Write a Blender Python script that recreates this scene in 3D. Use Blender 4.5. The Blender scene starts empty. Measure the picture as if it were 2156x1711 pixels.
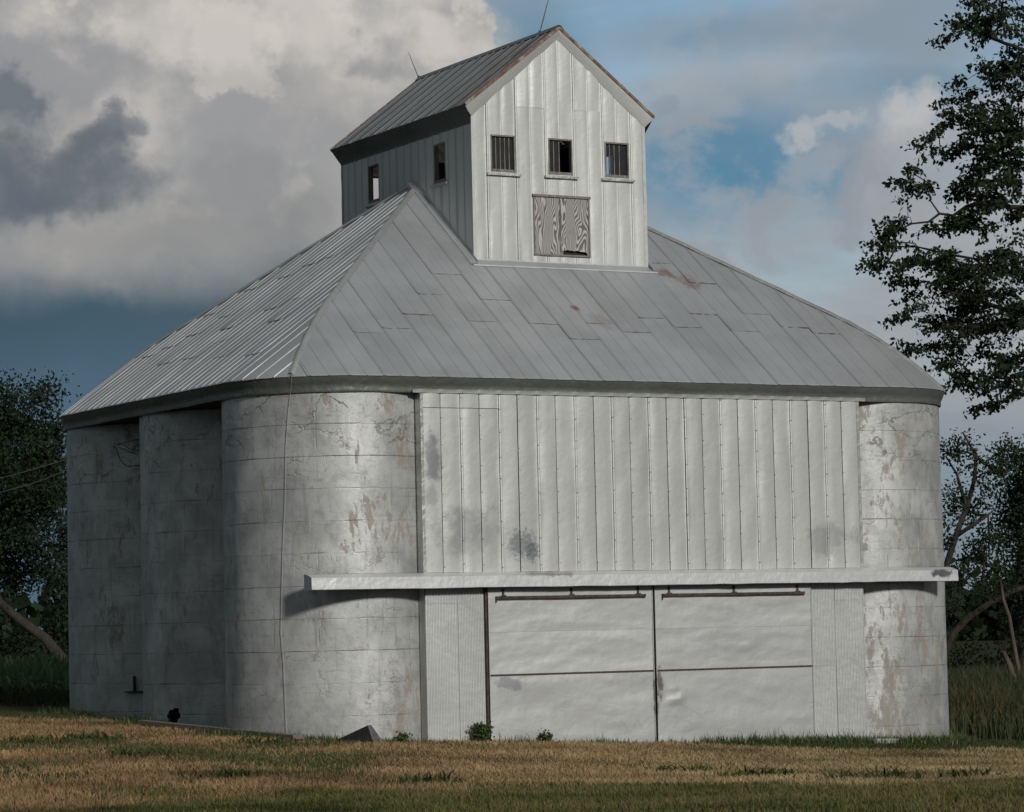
import bpy, bmesh, math, random
import numpy as np
from mathutils import Vector, Matrix, noise
random.seed(7); RNG = np.random.default_rng(7)
S = bpy.context.scene
COL = S.collection

# ------------------------------------------------------------------ camera
CX, CY, CZ = -24.1742, -50.7707, 1.9587
YAW, PITCH, ROLL, FPX = 0.5029, 0.0732, 0.0224, 6505.97      # FPX: focal length in units of a 2156 wide frame
_F = np.array([math.sin(YAW)*math.cos(PITCH), math.cos(YAW)*math.cos(PITCH), math.sin(PITCH)])
_R0 = np.array([math.cos(YAW), -math.sin(YAW), 0.0]); _U0 = np.cross(_R0, _F)
_R = math.cos(ROLL)*_R0 - math.sin(ROLL)*_U0
_U = math.cos(ROLL)*_U0 + math.sin(ROLL)*_R0
CAM = np.array([CX, CY, CZ])
cd = bpy.data.cameras.new('camera'); cam = bpy.data.objects.new('camera', cd); COL.objects.link(cam)
m = Matrix.Identity(4)
for i in range(3):
    m[i][0] = _R[i]; m[i][1] = _U[i]; m[i][2] = -_F[i]; m[i][3] = CAM[i]
cam.matrix_world = m
cd.sensor_width = 36; cd.lens = 36*FPX/2156; cd.clip_start = 0.5; cd.clip_end = 6000
S.camera = cam

# ------------------------------------------------------------------ light
SUN_AZ = math.radians(2)      # seen from the front wall: almost along its normal (the wall faces -Y)
SUN_EL = math.radians(24)
sd = Vector((math.sin(SUN_AZ)*math.cos(SUN_EL), -math.cos(SUN_AZ)*math.cos(SUN_EL), math.sin(SUN_EL)))
sl = bpy.data.lights.new('sun', 'SUN'); sl.energy = 2.35; sl.angle = math.radians(6.0); sl.color = (1.0, 0.965, 0.92)
so = bpy.data.objects.new('sun', sl); COL.objects.link(so)
so.rotation_euler = sd.to_track_quat('Z', 'Y').to_euler()
S.view_settings.view_transform = 'Standard'; S.view_settings.look = 'None'
S.view_settings.exposure = -0.1; S.view_settings.gamma = 1

# ------------------------------------------------------------------ node helpers
class N:
    def __init__(s, tree): s.t = tree; s.n = tree.nodes; s.l = tree.links
    def new(s, typ, **kw):
        nd = s.n.new(typ)
        for k, v in kw.items(): setattr(nd, k, v)
        return nd
    def put(s, sock, v):
        if isinstance(v, bpy.types.NodeSocket): s.l.new(v, sock)
        elif v is not None:
            if sock.type == 'RGBA' and len(v) == 3: v = (*v, 1)
            sock.default_value = v
    def m(s, op, a, b=None, c=None, clamp=False):
        nd = s.new('ShaderNodeMath', operation=op, use_clamp=clamp)
        for i, v in enumerate((a, b, c)):
            if v is not None: s.put(nd.inputs[i], v)
        return nd.outputs[0]
    def vm(s, op, a, b=None, out=0):
        nd = s.new('ShaderNodeVectorMath', operation=op)
        s.put(nd.inputs[0], a)
        if b is not None: s.put(nd.inputs[1], b)
        return nd.outputs[out]
    def mix(s, f, a, b, mode='MIX'):
        nd = s.new('ShaderNodeMix', data_type='RGBA', blend_type=mode)
        s.put(nd.inputs[0], f); s.put(nd.inputs[6], a); s.put(nd.inputs[7], b)
        return nd.outputs[2]
    def noise(s, vec, scale, detail=4, rough=.55, dist=0, out=0):
        nd = s.new('ShaderNodeTexNoise'); s.put(nd.inputs['Vector'], vec)
        nd.inputs['Scale'].default_value = scale; nd.inputs['Detail'].default_value = detail
        nd.inputs['Roughness'].default_value = rough; nd.inputs['Distortion'].default_value = dist
        return nd.outputs[out]
    def ramp(s, f, pts):
        nd = s.new('ShaderNodeValToRGB'); s.put(nd.inputs[0], f)
        e = nd.color_ramp.elements
        while len(e) < len(pts): e.new(0.5)
        for el, (p, c) in zip(e, pts):
            el.position = p; el.color = (*c, 1) if hasattr(c, '__len__') else (c, c, c, 1)
        return nd.outputs[0]
    def step(s, v, a, b):      # smoothstep
        nd = s.new('ShaderNodeMapRange', interpolation_type='SMOOTHSTEP')
        s.put(nd.inputs[0], v); nd.inputs[1].default_value = a; nd.inputs[2].default_value = b
        return nd.outputs[0]
    def mapping(s, vec, scale=(1,1,1), loc=(0,0,0)):
        nd = s.new('ShaderNodeMapping'); s.put(nd.inputs[0], vec)
        nd.inputs['Scale'].default_value = scale; nd.inputs['Location'].default_value = loc
        return nd.outputs[0]
    def coord(s, o='Object'): return s.new('ShaderNodeTexCoord').outputs[o]
    def rnd(s): return s.new('ShaderNodeObjectInfo').outputs['Random']

def mat(name):
    mt = bpy.data.materials.new(name); mt.use_nodes = True; mt.node_tree.nodes.clear()
    n = N(mt.node_tree); out = n.new('ShaderNodeOutputMaterial'); b = n.new('ShaderNodeBsdfPrincipled')
    n.l.new(b.outputs[0], out.inputs[0])
    return mt, n, b
def setp(n, b, **kw):
    al = dict(col='Base Color', met='Metallic', rough='Roughness', nrm='Normal', alpha='Alpha')
    for k, v in kw.items(): n.put(b.inputs[al.get(k, k)], v)
def bump(n, h, dist, strength=1, nrm=None):
    nd = n.new('ShaderNodeBump'); n.put(nd.inputs['Height'], h)
    nd.inputs['Distance'].default_value = dist; nd.inputs['Strength'].default_value = strength
    if nrm is not None: n.put(nd.inputs['Normal'], nrm)
    return nd.outputs[0]

# ------------------------------------------------------------------ world: Nishita sky with clouds laid out by azimuth and elevation
def px_dir(x, y):
    d = _F + _R*(x-1078)/FPX - _U*(y-855.5)/FPX
    return d/np.linalg.norm(d)
def px_ae(x, y):
    d = px_dir(x, y)
    return math.degrees(math.atan2(d[0], d[1])), math.degrees(math.asin(d[2]))
W = bpy.data.worlds.new('World'); S.world = W; W.use_nodes = True
W.node_tree.nodes.clear(); n = N(W.node_tree)
sky = n.new('ShaderNodeTexSky', sky_type='NISHITA'); sky.sun_disc = False
sky.sun_elevation = SUN_EL
sky.sun_rotation = math.atan2(sd.x, sd.y)
sky.air_density = 1.0; sky.dust_density = 0.6; sky.ozone_density = 1.6
D = n.vm('NORMALIZE', n.coord('Generated'))
sep = n.new('ShaderNodeSeparateXYZ'); n.l.new(D, sep.inputs[0])
az = n.m('MULTIPLY', n.m('ARCTAN2', sep.outputs[0], sep.outputs[1]), 57.29578)
el = n.m('MULTIPLY', n.m('ARCSINE', sep.outputs[2]), 57.29578)
w1 = n.noise(D, 9, 6, .6, out=1); w2 = n.noise(D, 42, 5, .6, out=1)
s1 = n.new('ShaderNodeSeparateXYZ'); n.l.new(w1, s1.inputs[0]); s2 = n.new('ShaderNodeSeparateXYZ'); n.l.new(w2, s2.inputs[0])
def warp(base, a, b, k1=4.4, k2=2.3):
    t = n.m('ADD', base, n.m('MULTIPLY', n.m('SUBTRACT', a, .5), k1))
    return n.m('ADD', t, n.m('MULTIPLY', n.m('SUBTRACT', b, .5), k2))
AZ = warp(az, s1.outputs[0], s2.outputs[0]); EL = warp(el, s1.outputs[1], s2.outputs[1])
AZs = warp(az, s1.outputs[0], s2.outputs[0], 3.0, .5); ELs = warp(el, s1.outputs[1], s2.outputs[1], 2.0, .4)
def blob(x, y, rx, ry, soft=.5, crisp=True):
    a, e = px_ae(x, y); A, E_ = (AZ, EL) if crisp else (AZs, ELs)
    k = 113.5
    dx = n.m('DIVIDE', n.m('SUBTRACT', A, a), rx/k); dy = n.m('DIVIDE', n.m('SUBTRACT', E_, e), ry/k)
    d = n.m('SQRT', n.m('ADD', n.m('MULTIPLY', dx, dx), n.m('MULTIPLY', dy, dy)))
    return n.m('SUBTRACT', 1, n.step(d, 1-soft, 1+soft*.6))
def srgb(r, g, b):
    f = lambda c: (c/255/12.92) if c/255 <= .04045 else ((c/255+.055)/1.055)**2.4
    return (f(r), f(g), f(b))
K = 1.0
def cc(*c): return tuple(K*v for v in srgb(*c))
base = n.mix(1.0, sky.outputs[0], (0.085, .094, .095), 'MULTIPLY')
# thin grey veils over the whole sky
v1 = n.noise(n.mapping(D, (5, 5, 16)), 1.6, 7, .55, .3)
c = n.mix(n.m('MULTIPLY', n.step(v1, .36, .60), .72), base, cc(142, 152, 162))
# broken bright cumulus everywhere, denser away from the blue patch
v2 = n.noise(n.mapping(D, (3, 3, 6)), 1.5, 9, .55, .2)
c = n.mix(n.m('MULTIPLY', n.step(v2, .46, .60), .8), c, cc(176, 176, 178))
storm = n.mix(n.step(n.noise(n.mapping(D, (2, 2, 5)), 1.6, 8, .55, .2), .36, .64), cc(84, 91, 94), cc(118, 124, 126))  # deck over the unseen sky, kept dark to hold down ambient light
def cblob(a, e, ra, re, soft):
    dx = n.m('DIVIDE', n.m('SUBTRACT', AZ, a), ra); dy = n.m('DIVIDE', n.m('SUBTRACT', EL, e), re)
    d = n.m('SQRT', n.m('ADD', n.m('MULTIPLY', dx, dx), n.m('MULTIPLY', dy, dy)))
    return n.m('SUBTRACT', 1, n.step(d, 1-soft, 1+soft*.6))
c = n.mix(cblob(42, 10, 24, 17, .35), storm, c)
def lay(c, f, col, k=1): return n.mix(n.m('MULTIPLY', f, k) if k != 1 else f, c, col)
# clear blue openings at the right
c = lay(c, blob(1560, 330, 330, 150, .8, False), cc(88, 136, 166), .95)
c = lay(c, blob(1950, 150, 200, 40, .8, False), cc(110, 148, 172), .6)
c = lay(c, blob(1500, 60, 300, 55, .9, False), cc(118, 140, 156), .6)
c = lay(c, blob(1120, 120, 130, 150, .8, False), cc(105, 138, 158), .8)
c = lay(c, n.step(v1, .50, .66), cc(142, 152, 160), .35)
v6 = n.noise(n.mapping(D, (1, 1, 1.5)), 15, 9, .58)
c = lay(c, n.m('MULTIPLY', n.step(v6, .55, .64), cblob(39, 7.5, 10, 6.5, .5)), cc(166, 171, 176), .6)
# cumulus heads
for (x, y, rx, ry, col, k) in [(1960, 235, 90, 90, (196,196,196), .95), (1880, 290, 50, 70, (180,183,186), .8), (1960, 330, 120, 130, (158,162,168), .7), (1745, 250, 50, 38, (184,187,189), .8), (1800, 215, 40, 22, (178,182,186), .7), (1840, 330, 70, 70, (150,156,164), .8),
        (1480, 265, 130, 25, (150,158,166), .7), (1620, 400, 70, 55, (152,158,166), .7), (1590, 530, 110, 60, (160,162,168), .75), (1480, 520, 90, 40, (150,156,164), .6), (1790, 640, 90, 55, (140,150,160), .6),
        (1390, 190, 50, 30, (140,152,164), .6)]:
    c = lay(c, blob(x, y, rx, ry, .6), cc(*col), k)
# lower right fades to grey blue rain air
a0, e0 = px_ae(1950, 860)
low = n.m('SUBTRACT', 1, n.step(ELs, e0-2.0, e0+1.6))
c = lay(c, low, cc(112, 130, 148), .85)
# the great storm cloud at the left
big = n.m('MAXIMUM', blob(450, 200, 660, 500, .12), blob(-700, 100, 900, 620, .2))
big = n.m('MAXIMUM', big, blob(850, 20, 195, 190, .15))
v3 = n.noise(n.mapping(D, (1, 1, 1.1)), 11, 10, .58, .0)
cl = n.mix(n.step(v3, .42, .60), cc(158, 159, 160), cc(204, 199, 193))
v4 = n.noise(D, 26, 7, .6); cl = n.mix(n.m('MULTIPLY', n.step(v4, .53, .60), .45), cl, cc(222, 215, 207))
v5 = n.noise(n.vm('ADD', D, (3.1, .7, 0)), 17, 8, .6); cl = n.mix(n.m('MULTIPLY', n.step(v5, .55, .66), .5), cl, cc(150, 153, 157))
c = lay(c, big, cl)
for (x, y, rx, ry, col, k, so_) in [(430, 520, 700, 130, (142,143,144), .85, .9), (900, 420, 240, 130, (170,168,166), .7, .9), (700, 600, 300, 60, (128,132,136), .6, .9),
        (130, 130, 240, 90, (146,148,152), .85, .6), (560, 290, 150, 70, (158,158,160), .7, .7),
        (110, 330, 200, 105, (98,107,115), .88, .9), (50, 215, 75, 60, (108,117,126), .9, .5), (230, 290, 70, 50, (98,107,116), .8, .7), (190, 370, 140, 75, (100,109,118), .8, .9), (40, 400, 170, 70, (96,106,118), .8, .8),
        (500, 380, 90, 60, (146,148,150), .8, .7), (770, 95, 90, 45, (150,152,154), .8, .6), (620, 180, 120, 60, (172,170,168), .6, .6), (290, 255, 50, 34, (108,116,124), .7, .6), (870, 60, 110, 60, (214,208,202), .7, .7), (420, 60, 200, 60, (214,208,201), .6, .8)]:
    c = lay(c, blob(x, y, rx, ry, so_), cc(*col), k)
# dark blue rain base beneath it
a1, e1 = px_ae(300, 620)
rb = n.m('MULTIPLY', n.m('SUBTRACT', 1, n.step(ELs, e1-.45, e1+.75)), n.m('SUBTRACT', 1, n.step(AZs, px_ae(900, 700)[0], px_ae(1500, 700)[0])))
c = lay(c, rb, cc(63, 89, 105), .96)
e2 = px_ae(300, 730)[1]
c = lay(c, n.m('MULTIPLY', rb, n.m('SUBTRACT', 1, n.step(ELs, e2-1.0, e2+.6))), cc(84, 108, 128), .8)
bg = n.new('ShaderNodeBackground'); n.l.new(c, bg.inputs[0]); bg.inputs[1].default_value = 1.0
wo = n.new('ShaderNodeOutputWorld'); n.l.new(bg.outputs[0], wo.inputs[0])

# ------------------------------------------------------------------ object helpers
def link(ob, parent=None):
    COL.objects.link(ob)
    if parent is not None: ob.parent = parent
    return ob
def tag(o, label=None, cat=None, group=None, kind=None):
    if label: o['label'] = label
    if cat: o['category'] = cat
    if group: o['group'] = group
    if kind: o['kind'] = kind
    return o
def empty(name, loc, label, cat, group=None):
    o = bpy.data.objects.new(name, None); o.location = loc; o.empty_display_size = .2; COL.objects.link(o)
    return tag(o, label, cat, group)
def mesh(name, V, Fc, mt, parent=None, smooth=False, uv=None, col=None):
    me = bpy.data.meshes.new(name); me.from_pydata([tuple(v) for v in V], [], Fc); me.validate(); me.update()
    if smooth: me.shade_smooth()
    if uv is not None:
        ul = me.uv_layers.new(name='UVMap')
        vi = np.empty(len(me.loops), dtype=np.int32); me.loops.foreach_get('vertex_index', vi)
        ul.data.foreach_set('uv', np.asarray(uv, dtype=np.float32)[vi].ravel())
    if col is not None:
        ca = me.color_attributes.new('Col', 'FLOAT_COLOR', 'POINT')
        ca.data.foreach_set('color', np.asarray(col, dtype=np.float32).ravel())
    if mt: me.materials.append(mt)
    o = bpy.data.objects.new(name, me); link(o, parent)
    return o
def fastmesh(name, V, F_, mt, parent=None, smooth=False, col=None):
    """V (N,3), F_ (M,k) numpy"""
    me = bpy.data.meshes.new(name); V = np.asarray(V, np.float32); F_ = np.asarray(F_, np.int32); k = F_.shape[1]
    me.vertices.add(len(V)); me.vertices.foreach_set('co', V.ravel())
    me.loops.add(F_.size); me.loops.foreach_set('vertex_index', F_.ravel())
    me.polygons.add(len(F_)); me.polygons.foreach_set('loop_start', np.arange(0, F_.size, k, dtype=np.int32))
    me.update(calc_edges=True)
    if smooth: me.shade_smooth()
    if col is not None:
        ca = me.color_attributes.new('Col', 'FLOAT_COLOR', 'POINT'); ca.data.foreach_set('color', np.asarray(col, np.float32).ravel())
    me.materials.append(mt)
    return link(bpy.data.objects.new(name, me), parent)
class MB:
    def __init__(s): s.v = []; s.f = []
    def poly(s, pts):
        i = len(s.v); s.v += [tuple(p) for p in pts]; s.f.append(tuple(range(i, i+len(pts))))
    def box(s, a, b):
        x0, y0, z0 = a; x1, y1, z1 = b; i = len(s.v)
        s.v += [(x0,y0,z0),(x1,y0,z0),(x1,y1,z0),(x0,y1,z0),(x0,y0,z1),(x1,y0,z1),(x1,y1,z1),(x0,y1,z1)]
        s.f += [tuple(i+k for k in q) for q in ((0,3,2,1),(4,5,6,7),(0,1,5,4),(1,2,6,5),(2,3,7,6),(3,0,4,7))]
    def obox(s, c, ax, ay, az_):   # oriented box: centre and three half vectors
        c, ax, ay, az_ = map(Vector, (c, ax, ay, az_)); i = len(s.v)
        for k in range(8):
            sx, sy, sz = [(-1,-1,-1),(1,-1,-1),(1,1,-1),(-1,1,-1),(-1,-1,1),(1,-1,1),(1,1,1),(-1,1,1)][k]
            s.v.append(tuple(c+ax*sx+ay*sy+az_*sz))
        s.f += [tuple(i+k for k in q) for q in ((0,3,2,1),(4,5,6,7),(0,1,5,4),(1,2,6,5),(2,3,7,6),(3,0,4,7))]
    def tube(s, pts, rad, sides=6, cap=True):
        pts = [Vector(p) for p in pts]; rr = rad if hasattr(rad, '__len__') else [rad]*len(pts)
        base = len(s.v); up = Vector((.13, .31, .94)); 
        for k, p in enumerate(pts):
            t = (pts[min(k+1, len(pts)-1)]-pts[max(k-1, 0)]).normalized()
            a = t.cross(up); a = a if a.length > 1e-4 else t.cross(Vector((1,0,0))); a.normalize(); b = t.cross(a)
            for j in range(sides):
                an = 2*math.pi*j/sides; s.v.append(tuple(p+(a*math.cos(an)+b*math.sin(an))*rr[k]))
        for k in range(len(pts)-1):
            for j in range(sides):
                j2 = (j+1) % sides
                s.f.append((base+k*sides+j, base+k*sides+j2, base+(k+1)*sides+j2, base+(k+1)*sides+j))
        if cap:
            s.f.append(tuple(base+j for j in range(sides))); s.f.append(tuple(base+(len(pts)-1)*sides+j for j in reversed(range(sides))))
    def grid(s, P, hole=None):      # P[i][j] points
        i0 = len(s.v); n_, m_ = len(P), len(P[0])
        for r in P: s.v += [tuple(q) for q in r]
        for i in range(n_-1):
            for j in range(m_-1):
                if hole and hole(i, j): continue
                s.f.append((i0+i*m_+j, i0+(i+1)*m_+j, i0+(i+1)*m_+j+1, i0+i*m_+j+1))
    def build(s, name, mt, parent=None, smooth=False, uv=None): return mesh(name, s.v, s.f, mt, parent, smooth, uv)
def nz(x, y, z, sc=1): return noise.noise(Vector((x*sc, y*sc, z*sc)))

# ------------------------------------------------------------------ materials
def metal_paint(name, base=(.52,.53,.52), met=.5, rough=.42, dent=.012, dirt=.35, blotches=(), dscale=2.2, streak=.25, arcs=(), crease=0):
    mt, n, b = mat(name); P = n.coord()
    lo = n.noise(P, .9, 5, .6); st = n.noise(n.mapping(P, (9, 9, .7)), 1.2, 6, .65); fine = n.noise(P, 28, 4, .6)
    f = n.m('ADD', n.m('MULTIPLY', n.step(lo, .35, .75), dirt), n.m('MULTIPLY', n.step(st, .5, .8), streak))
    dark = tuple(c*.55 for c in base)
    col = n.mix(f, base, dark)
    r = n.m('ADD', n.m('MULTIPLY', n.rnd(), .15), .91)
    cm = n.new('ShaderNodeCombineXYZ'); [n.l.new(r, cm.inputs[i]) for i in range(3)]
    col = n.mix(1, col, cm.outputs[0], 'MULTIPLY')
    sp = n.noise(P, 5.5, 8, .75); col = n.mix(n.m('MULTIPLY', n.step(sp, .68, .78), .5), col, (.2, .13, .08))
    for (c0, r0, sz, sc, k) in blotches:
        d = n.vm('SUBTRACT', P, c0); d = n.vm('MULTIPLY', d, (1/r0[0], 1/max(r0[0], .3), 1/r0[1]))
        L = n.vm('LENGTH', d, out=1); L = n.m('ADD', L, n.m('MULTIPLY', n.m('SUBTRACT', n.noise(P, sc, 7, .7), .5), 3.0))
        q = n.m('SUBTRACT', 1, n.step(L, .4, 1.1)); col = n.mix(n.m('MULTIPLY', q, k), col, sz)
    for (c0, R_) in arcs:
        L = n.vm('LENGTH', n.vm('MULTIPLY', n.vm('SUBTRACT', P, c0), (1, .2, 1.15)), out=1)
        q = n.m('SUBTRACT', 1, n.step(n.m('ABSOLUTE', n.m('SUBTRACT', L, R_)), .005, .035))
        q = n.m('MULTIPLY', q, n.step(n.noise(P, 1.6, 5, .7), .46, .62)); col = n.mix(n.m('MULTIPLY', q, .38), col, dark)
    rg = n.m('ADD', rough-.06, n.m('MULTIPLY', fine, .16))
    h = n.m('ADD', n.noise(P, dscale, 3, .5), n.m('MULTIPLY', n.noise(P, dscale*4, 2, .5), .25))
    if crease:
        cr = n.m('ABSOLUTE', n.m('SUBTRACT', n.noise(n.mapping(P, (1, 1, 2.2)), 2.0, 4, .55, .4), .5)); cr2 = n.m('ABSOLUTE', n.m('SUBTRACT', n.noise(n.mapping(P, (1.5, 1, 1)), 5.0, 3, .55), .5))
        h = n.m('ADD', h, n.m('ADD', n.m('MULTIPLY', cr, crease), n.m('MULTIPLY', cr2, crease*.4)))
    nr = bump(n, h, dent*8, .35); nr = bump(n, fine, .002, .5, nr)
    setp(n, b, col=col, met=met, rough=rg, nrm=nr)
    return mt
BLOTCH = (.10,.12,.14)  # colour of the soft-edged darker ellipses set at chosen spots
M = {}
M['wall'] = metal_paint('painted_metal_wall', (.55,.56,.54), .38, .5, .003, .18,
    blotches=[((1.6,-2.07,3.85),(.75,.5),BLOTCH,2.6,.38), ((2.75,-2.07,3.55),(.34,.3),(.09,.11,.13),14,.6), ((2.95,-2.07,3.4),(.2,.2),(.07,.09,.11),16,.6), ((.98,-2.07,5.1),(.18,.5),BLOTCH,2.2,.65), ((9.4,-2.07,3.6),(.6,.4),BLOTCH,2.6,.35), ((.95,-2.07,4.4),(.15,.25),BLOTCH,2.2,.35)])
M['door'] = metal_paint('painted_metal_door', (.56,.57,.56), .32, .5, .004, .22, dscale=1.7, streak=.12, crease=.7, arcs=[((4.2,-2.1,-.15),1.0),((4.2,-2.1,-.15),.72),((5.75,-2.1,-.25),.95),((5.75,-2.1,-.25),.7),((3.0,-2.1,.2),1.15)], blotches=[((2.4,-2.1,1.05),(.3,.12),BLOTCH,4,.5),((5.45,-2.1,.7),(.06,.5),(.07,.06,.05),5,.7),((5.55,-2.1,.95),(.07,.3),(.09,.07,.05),9,.8)])
M['corr'] = metal_paint('corrugated_metal', (.60,.61,.59), .35, .42, .004, .3, streak=.1)
M['cup'] = metal_paint('cupola_metal', (.60,.61,.59), .32, .5, .003, .12, streak=.12)
M['cupside'] = M['cup']
M['trim'] = metal_paint('trim_metal', (.50,.51,.49), .6, .42, .012, .4, streak=.3)
M['cornice'] = metal_paint('shade_toned_cornice_metal', (.20,.215,.195), .55, .45, .010, .45, streak=.4)  # olive dirt, plus the shade of the downward face put into the colour
M['board'] = metal_paint('track_cover_metal', (.66,.67,.67), .35, .42, .006, .15, streak=.35, blotches=[((11.85,-2.4,2.92),(.3,.09),(.06,.06,.07),6,.9), ((3.2,-2.4,3.0),(.6,.06),(.12,.09,.08),4,.6)])
def roofmat(name, base, rust):
    mt, n, b = mat(name); P = n.coord()
    lo = n.noise(P, .7, 5, .6); st = n.noise(n.mapping(P, (6, 1.2, 1.2)), 1.2, 6, .6); st2 = n.noise(n.mapping(P, (1.2, 6, 1.2)), 1.2, 6, .6)
    col = n.mix(n.m('MULTIPLY', n.step(lo, .35, .68), .55), base, tuple(c*.68 for c in base))
    col = n.mix(n.m('MULTIPLY', n.step(st2 if rust else st, .55, .8), .35), col, tuple(c*.6 for c in base))
    r = n.m('ADD', n.m('MULTIPLY', n.rnd(), .09), .95)
    cm = n.new('ShaderNodeCombineXYZ'); [n.l.new(r, cm.inputs[i]) for i in range(3)]
    col = n.mix(1, col, cm.outputs[0], 'MULTIPLY')
    sp = n.noise(P, 7, 8, .8); col = n.mix(n.m('MULTIPLY', n.step(sp, .66, .74), .6), col, (.16,.12,.10))
    for (c0, r0, k) in [((5.15,-.05,8.1),.12,.8), ((5.5,-.4,7.8),.35,.22), ((7.95,1.2,9.0),.25,.6), ((8.3,.9,8.8),.35,.5)] + ([((3.4,-3.2+4.4,12.9),.1,.0)] if rust else []):
        L = n.vm('LENGTH', n.vm('SUBTRACT', P, c0), out=1); L = n.m('ADD', n.m('DIVIDE', L, r0), n.m('MULTIPLY', n.m('SUBTRACT', n.noise(P, 7, 4, .6), .5), 2.2))
        col = n.mix(n.m('MULTIPLY', n.m('SUBTRACT', 1, n.step(L, .3, 1)), k), col, (.23,.10,.05))
    if rust:
        q = n.noise(n.mapping(P, (2, 7, 2)), 1.0, 6, .7)
        sx = n.new('ShaderNodeSeparateXYZ'); n.l.new(P, sx.inputs[0])
        front = n.m('SUBTRACT', 1, n.step(sx.outputs[1], 1.3, 3.6))
        col = n.mix(n.m('MULTIPLY', n.m('MULTIPLY', n.step(q, .42, .62), front), .8), col, (.14,.085,.065))
    setp(n, b, col=col, met=.45, rough=n.m('ADD', .38, n.m('MULTIPLY', lo, .25)), nrm=bump(n, n.noise(P, 3, 3, .5), .03, .3))
    return mt
M['roof'] = roofmat('weathered_roof_metal', (.50,.515,.53), False)
M['cuproof'] = roofmat('rusting_cupola_roof_metal', (.27,.285,.29), True)
mt, n, b = mat('rusty_edge'); P = n.coord(); q = n.noise(P, 6, 6, .7)
setp(n, b, col=n.ramp(q, [(.35,(.16,.075,.045)),(.5,(.22,.13,.09)),(.66,(.4,.38,.34))]), rough=.85); M['rust'] = mt
mt, n, b = mat('dark_iron'); P = n.coord()
setp(n, b, col=n.ramp(n.noise(P, 14, 5, .7), [(.4,(.035,.03,.028)),(.7,(.12,.08,.06))]), rough=.8); M['iron'] = mt
mt, n, b = mat('dark_backing'); setp(n, b, col=(.03,.03,.028), rough=.95); M['dark'] = mt
mt, n, b = mat('weathered_window_wood'); P = n.coord(); q = n.noise(n.mapping(P, (14,14,2)), 2, 6, .7)
setp(n, b, col=n.ramp(q, [(.3,(.10,.085,.07)),(.7,(.33,.30,.26))]), rough=.9, nrm=bump(n, q, .01, .5)); M['wood'] = mt
mt, n, b = mat('bare_plywood'); P = n.coord()
wv = n.new('ShaderNodeTexWave', wave_type='BANDS', bands_direction='X'); 
dd = n.noise(n.mapping(P, (2.6,2.6,.8)), 1.1, 2, .45, out=1)
pv = n.vm('ADD', n.mapping(P, (1,1,.12)), n.vm('MULTIPLY', dd, (.75,.75,.15)))
n.l.new(pv, wv.inputs['Vector']); wv.inputs['Scale'].default_value = 8.5; wv.inputs['Distortion'].default_value = 1.2; wv.inputs['Detail'].default_value = 2; wv.inputs['Detail Scale'].default_value = 1.4
g = n.ramp(wv.outputs[1], [(.25,(.15,.14,.13)),(.5,(.27,.26,.25)),(.75,(.50,.49,.47))])
g = n.mix(n.m('MULTIPLY', n.step(n.noise(P, 4, 6, .7), .5, .75), .4), g, (.2,.15,.11))
setp(n, b, col=g, rough=.9); M['ply'] = mt
mt, n, b = mat('dusty_glass'); P = n.coord()
tr = n.new('ShaderNodeBsdfTransparent'); tr.inputs[0].default_value = (.55,.6,.6,1)
mx = n.new('ShaderNodeMixShader'); mx.inputs[0].default_value = .55
setp(n, b, col=(.05,.055,.055), rough=n.m('ADD', .12, n.m('MULTIPLY', n.noise(P, 9, 4, .6), .3)))
n.l.new(tr.outputs[0], mx.inputs[1]); n.l.new(b.outputs[0], mx.inputs[2])
n.l.new(mx.outputs[0], [q for q in n.n if q.type == 'OUTPUT_MATERIAL'][0].inputs[0]); M['glass'] = mt

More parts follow.
